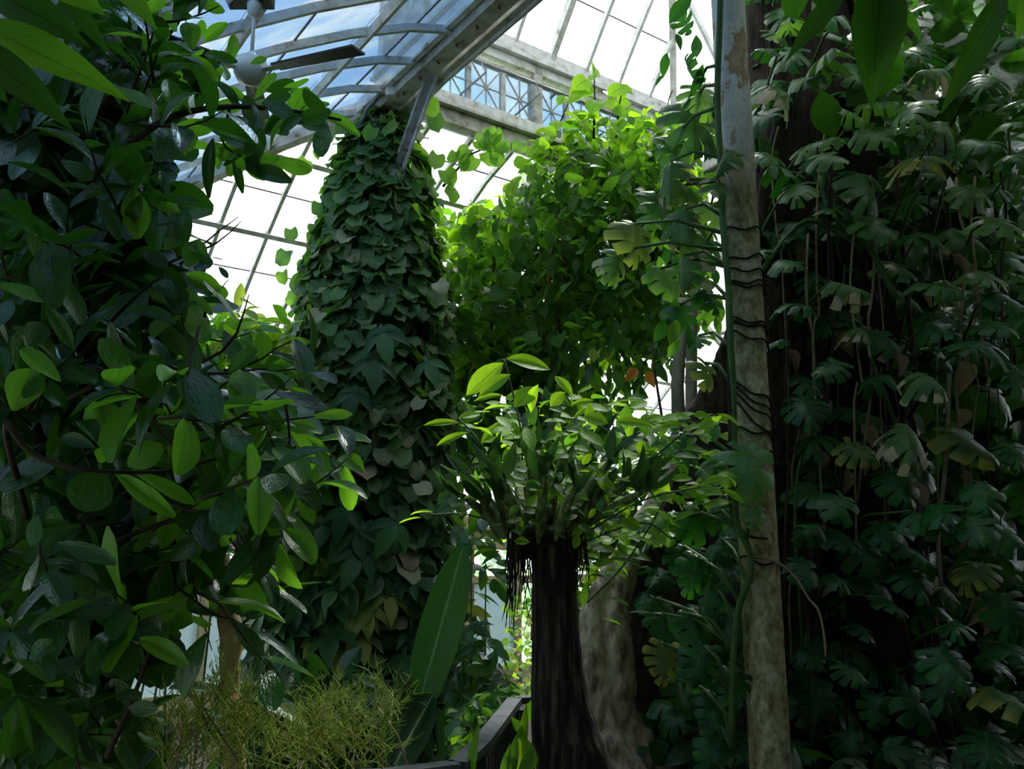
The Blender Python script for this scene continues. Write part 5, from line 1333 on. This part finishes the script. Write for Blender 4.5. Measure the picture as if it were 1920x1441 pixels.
bush('ground_cover', 'low leafy ground cover behind the slanting part of the railing', 'plant', [(820,1420),(850,1330),(920,1290),(965,1285),(960,1310),(900,1370),(860,1410)], 260, 4.6, 5.6, S_SMALL, [M['shrub'], M['shrub'], M['philo'], M['lime']], (0.05, 0.10), 200)
bush('low_dark_plant', 'dark low plants under the vine column', 'plant', [(460,1441),(480,1300),(540,1250),(740,1280),(740,1441)], 260, 5.2, 6.2, S_PHILO+S_OVAL, [M['philo'], M['rubber']], (0.2, 0.32), 120)
bush('flowering_bush', 'low dark bush with pink flowers beneath the glossy tree', 'bush', [(40,1441),(110,1370),(210,1390),(300,1330),(330,1441)], 260, 4.2, 5.2, S_SMALL, [M['shrub'], M['rubber'], M['rubber_lit_lime']], (0.07, 0.13), 200)
bush('trunkside_creeper', 'fine-leaved creeper between the dark trunk and the pale buttress root', 'climbing plant', [(1070,1090),(1120,1060),(1130,1180),(1100,1250),(1120,1441),(1060,1441),(1060,1280)], 260, 6.0, 7.0, S_SMALL, [M['shrub'], M['lime']], (0.07, 0.12), 120)
bush('window_creeper', 'fine-leaved creeper beside the brown window post behind the dark trunk', 'climbing plant', [(950,1130),(1010,1110),(1010,1310),(965,1300),(955,1220)], 150, 8.5, 10.5, S_SMALL, [M['shrub'], M['lime'], M['yellow']], (0.06, 0.11), 150)
bush('corner_shrub', 'leafy shrub under the clump, before the timber cornice', 'shrub', [(830,900),(900,930),(960,1040),(940,1100),(890,1080),(850,1000)], 45, 5.6, 6.8, S_OVAL, [M['shrub'], M['rubber'], M['philo']], (0.12, 0.22), 110)
bush('shade_thicket', 'dark leafy thicket behind the orchid clump beside the buttress root', 'shrub', [(1075,800),(1160,790),(1245,800),(1235,900),(1180,1040),(1090,1070),(1060,950)], 200, 6.0, 7.0, S_OVAL, [M['shrub'], M['rubber'], M['rubber']], (0.14, 0.24), 200)
fl = Plant('pink_flower', at(140, 1380, 4.1), 'cluster of small pink flowers low under the glossy tree', 'flower')
for (x, y) in ((130,1372),(138,1378),(145,1370),(135,1365),(256,1385),(260,1378),(250,1380),(126,1380),(142,1366)):
    for k in range(4):
        a = k*pi/2+random.random(); c = at(x, y, 4.1)
        fl.leaf(S_SMALL[0], [M['pink']], c, Vector((cos(a), -0.3, sin(a))), CAMV, 0.022, 1.0, 5, 'petal')
fl.stem([at(135,1440,4.15), at(138,1375,4.11)], 0.004, M['green_stem'], 'flower_stalk', 5)
fl.done()
# bed planting near the ground on the shaded side keeps the soil out of sight
bush('shade_fern', 'dark leafy undergrowth at the foot of the big tree', 'plant', [(1180,1441),(1220,1330),(1400,1400),(1900,1400),(1920,1500),(1180,1500)], 220, 4.9, 6.2, S_PHILO+S_OVAL, [M['philo'], M['rubber']], (0.18, 0.3), 100)

# unseen planting added behind and beside the camera to shade the sides
bushR = Plant('unseen_shade_bush', (0.2, -2.6, GZ), 'dense tall unseen bush added behind and beside the path for shade', 'bush', limit=20)
for k in range(1900):
    p = Vector((random.uniform(-4, 6), random.uniform(-3.6, -2.2), random.uniform(GZ, 5.6)))
    bushR.leaf(ch(S_OVAL), [M['rubber']], p, rv(1), Vector((0,0.6,0.8))+rv(0.4), random.uniform(0.36, 0.5), 1.3, 0)
for k in range(3000):
    p = Vector((random.uniform(3.3, 6.0), random.uniform(-2.6, 7.0), random.uniform(GZ, 5.4)))
    q = proj(p)
    if q and q[0] < 2060: continue
    bushR.leaf(ch(S_OVAL), [M['rubber']], p, rv(1), Vector((-0.6,0,0.8))+rv(0.4), random.uniform(0.36, 0.5), 1.3, 0)
bushR.stem([(0.2,-2.8,GZ),(0.3,-2.8,1.5),(0.2,-2.7,3.5)], [0.07,0.05,0.02], M['twig'], 'stem', 7)
bushR.done()
# garden beyond the glass
for k, (u, v, s, lab) in enumerate(((10.6, 3.2, 2.6, 'round green garden bush outside the window behind the dark trunk'), (11.5, 7.6, 2.9, 'green garden bush outside the clear panes beside the brown post'), (12.5, -2.5, 2.6, 'green garden bush outside behind the vine column'), (3.0, -10.5, 1.6, 'green garden bush on the lawn outside the side wall'))):
    c = H(u, v, GZ)
    G = Plant('garden_bush', c, lab, 'bush', 'garden bushes', 40)
    for j in range(700):
        d = rv(1).normalized(); r = s*random.uniform(0.75, 1.0)
        p = c + Vector((d.x*r, d.y*r, abs(d.z)*r*1.1 + 0.1))
        G.leaf(ch(S_SMALL), [ch([M['shrub'], M['shrub'], M['rubber']])], p, d+rv(0.6), d+Vector((0,0,0.5))+rv(0.3), random.uniform(0.16, 0.28), 1.0, 0)
    G.stem([c, c+Vector((0,0,s*0.5)), c+Vector((0.1,0,s))], [0.08, 0.06, 0.03], M['twig'], 'trunk', 7)
    G.done()

# ================================================================== ceiling fan
FN = empty('ceiling_fan', at(475, 120, 4.4), 'white ceiling fan with long rod and dark blades under the blue panes', 'fan')
fr_top = at(478, 10, 4.4); fr_bot = at(470, 112, 4.4)
zt_ = at(478, 8, 4.4)
rodx, rody = zt_.x, zt_.y
zb = at(472, 108, 4.4).z
MB().lathe((rodx, rody, 0), [(px(7,4.4), zt_.z-px(30,4.4)), (px(13,4.4), zt_.z-px(26,4.4)), (px(16,4.4), zt_.z-px(6,4.4)), (px(17,4.4), zt_.z)], 24).build('canopy_cup', M['fan_white'], FN, True)
MB().tube([(rodx, rody, zt_.z), (rodx, rody, zb)], px(4,4.4), 12).build('down_rod', M['fan_white'], FN, True)
MB().lathe((rodx, rody, zb), [(px(8,4.4), 0.03), (px(14,4.4), 0.0), (px(32,4.4), -0.03), (px(34,4.4), -0.10), (px(26,4.4), -0.14), (px(8,4.4), -0.17)], 28).build('motor', M['fan_white'], FN, True)
MB().box((rodx-0.16, rody-0.05, zt_.z+0.0), (rodx+0.1, rody+0.05, zt_.z+0.07)).build('mounting_plate', M['fan_blade'], FN)
for a in (-0.35, -0.35+2.094, -0.35+4.189):
    d = Vector((cos(a), sin(a), -0.02)); s = Vector((-sin(a), cos(a), 0.22)).normalized()
    c = Vector((rodx, rody, zb-0.09))
    p0, p1 = c + d*0.17, c + d*0.70
    n = d.cross(s).normalized()*0.012
    w0, w1 = 0.05, 0.07
    bl = MB().prism([p0 - s*w0, p1 - s*w1, p1 + s*w1, p0 + s*w0], n).build('blade', M['fan_blade'], FN)
    MB().sweep([c + d*0.08, c + d*0.22], UP, 0.04, 0.012).build('blade_iron', M['fan_white'], bl)
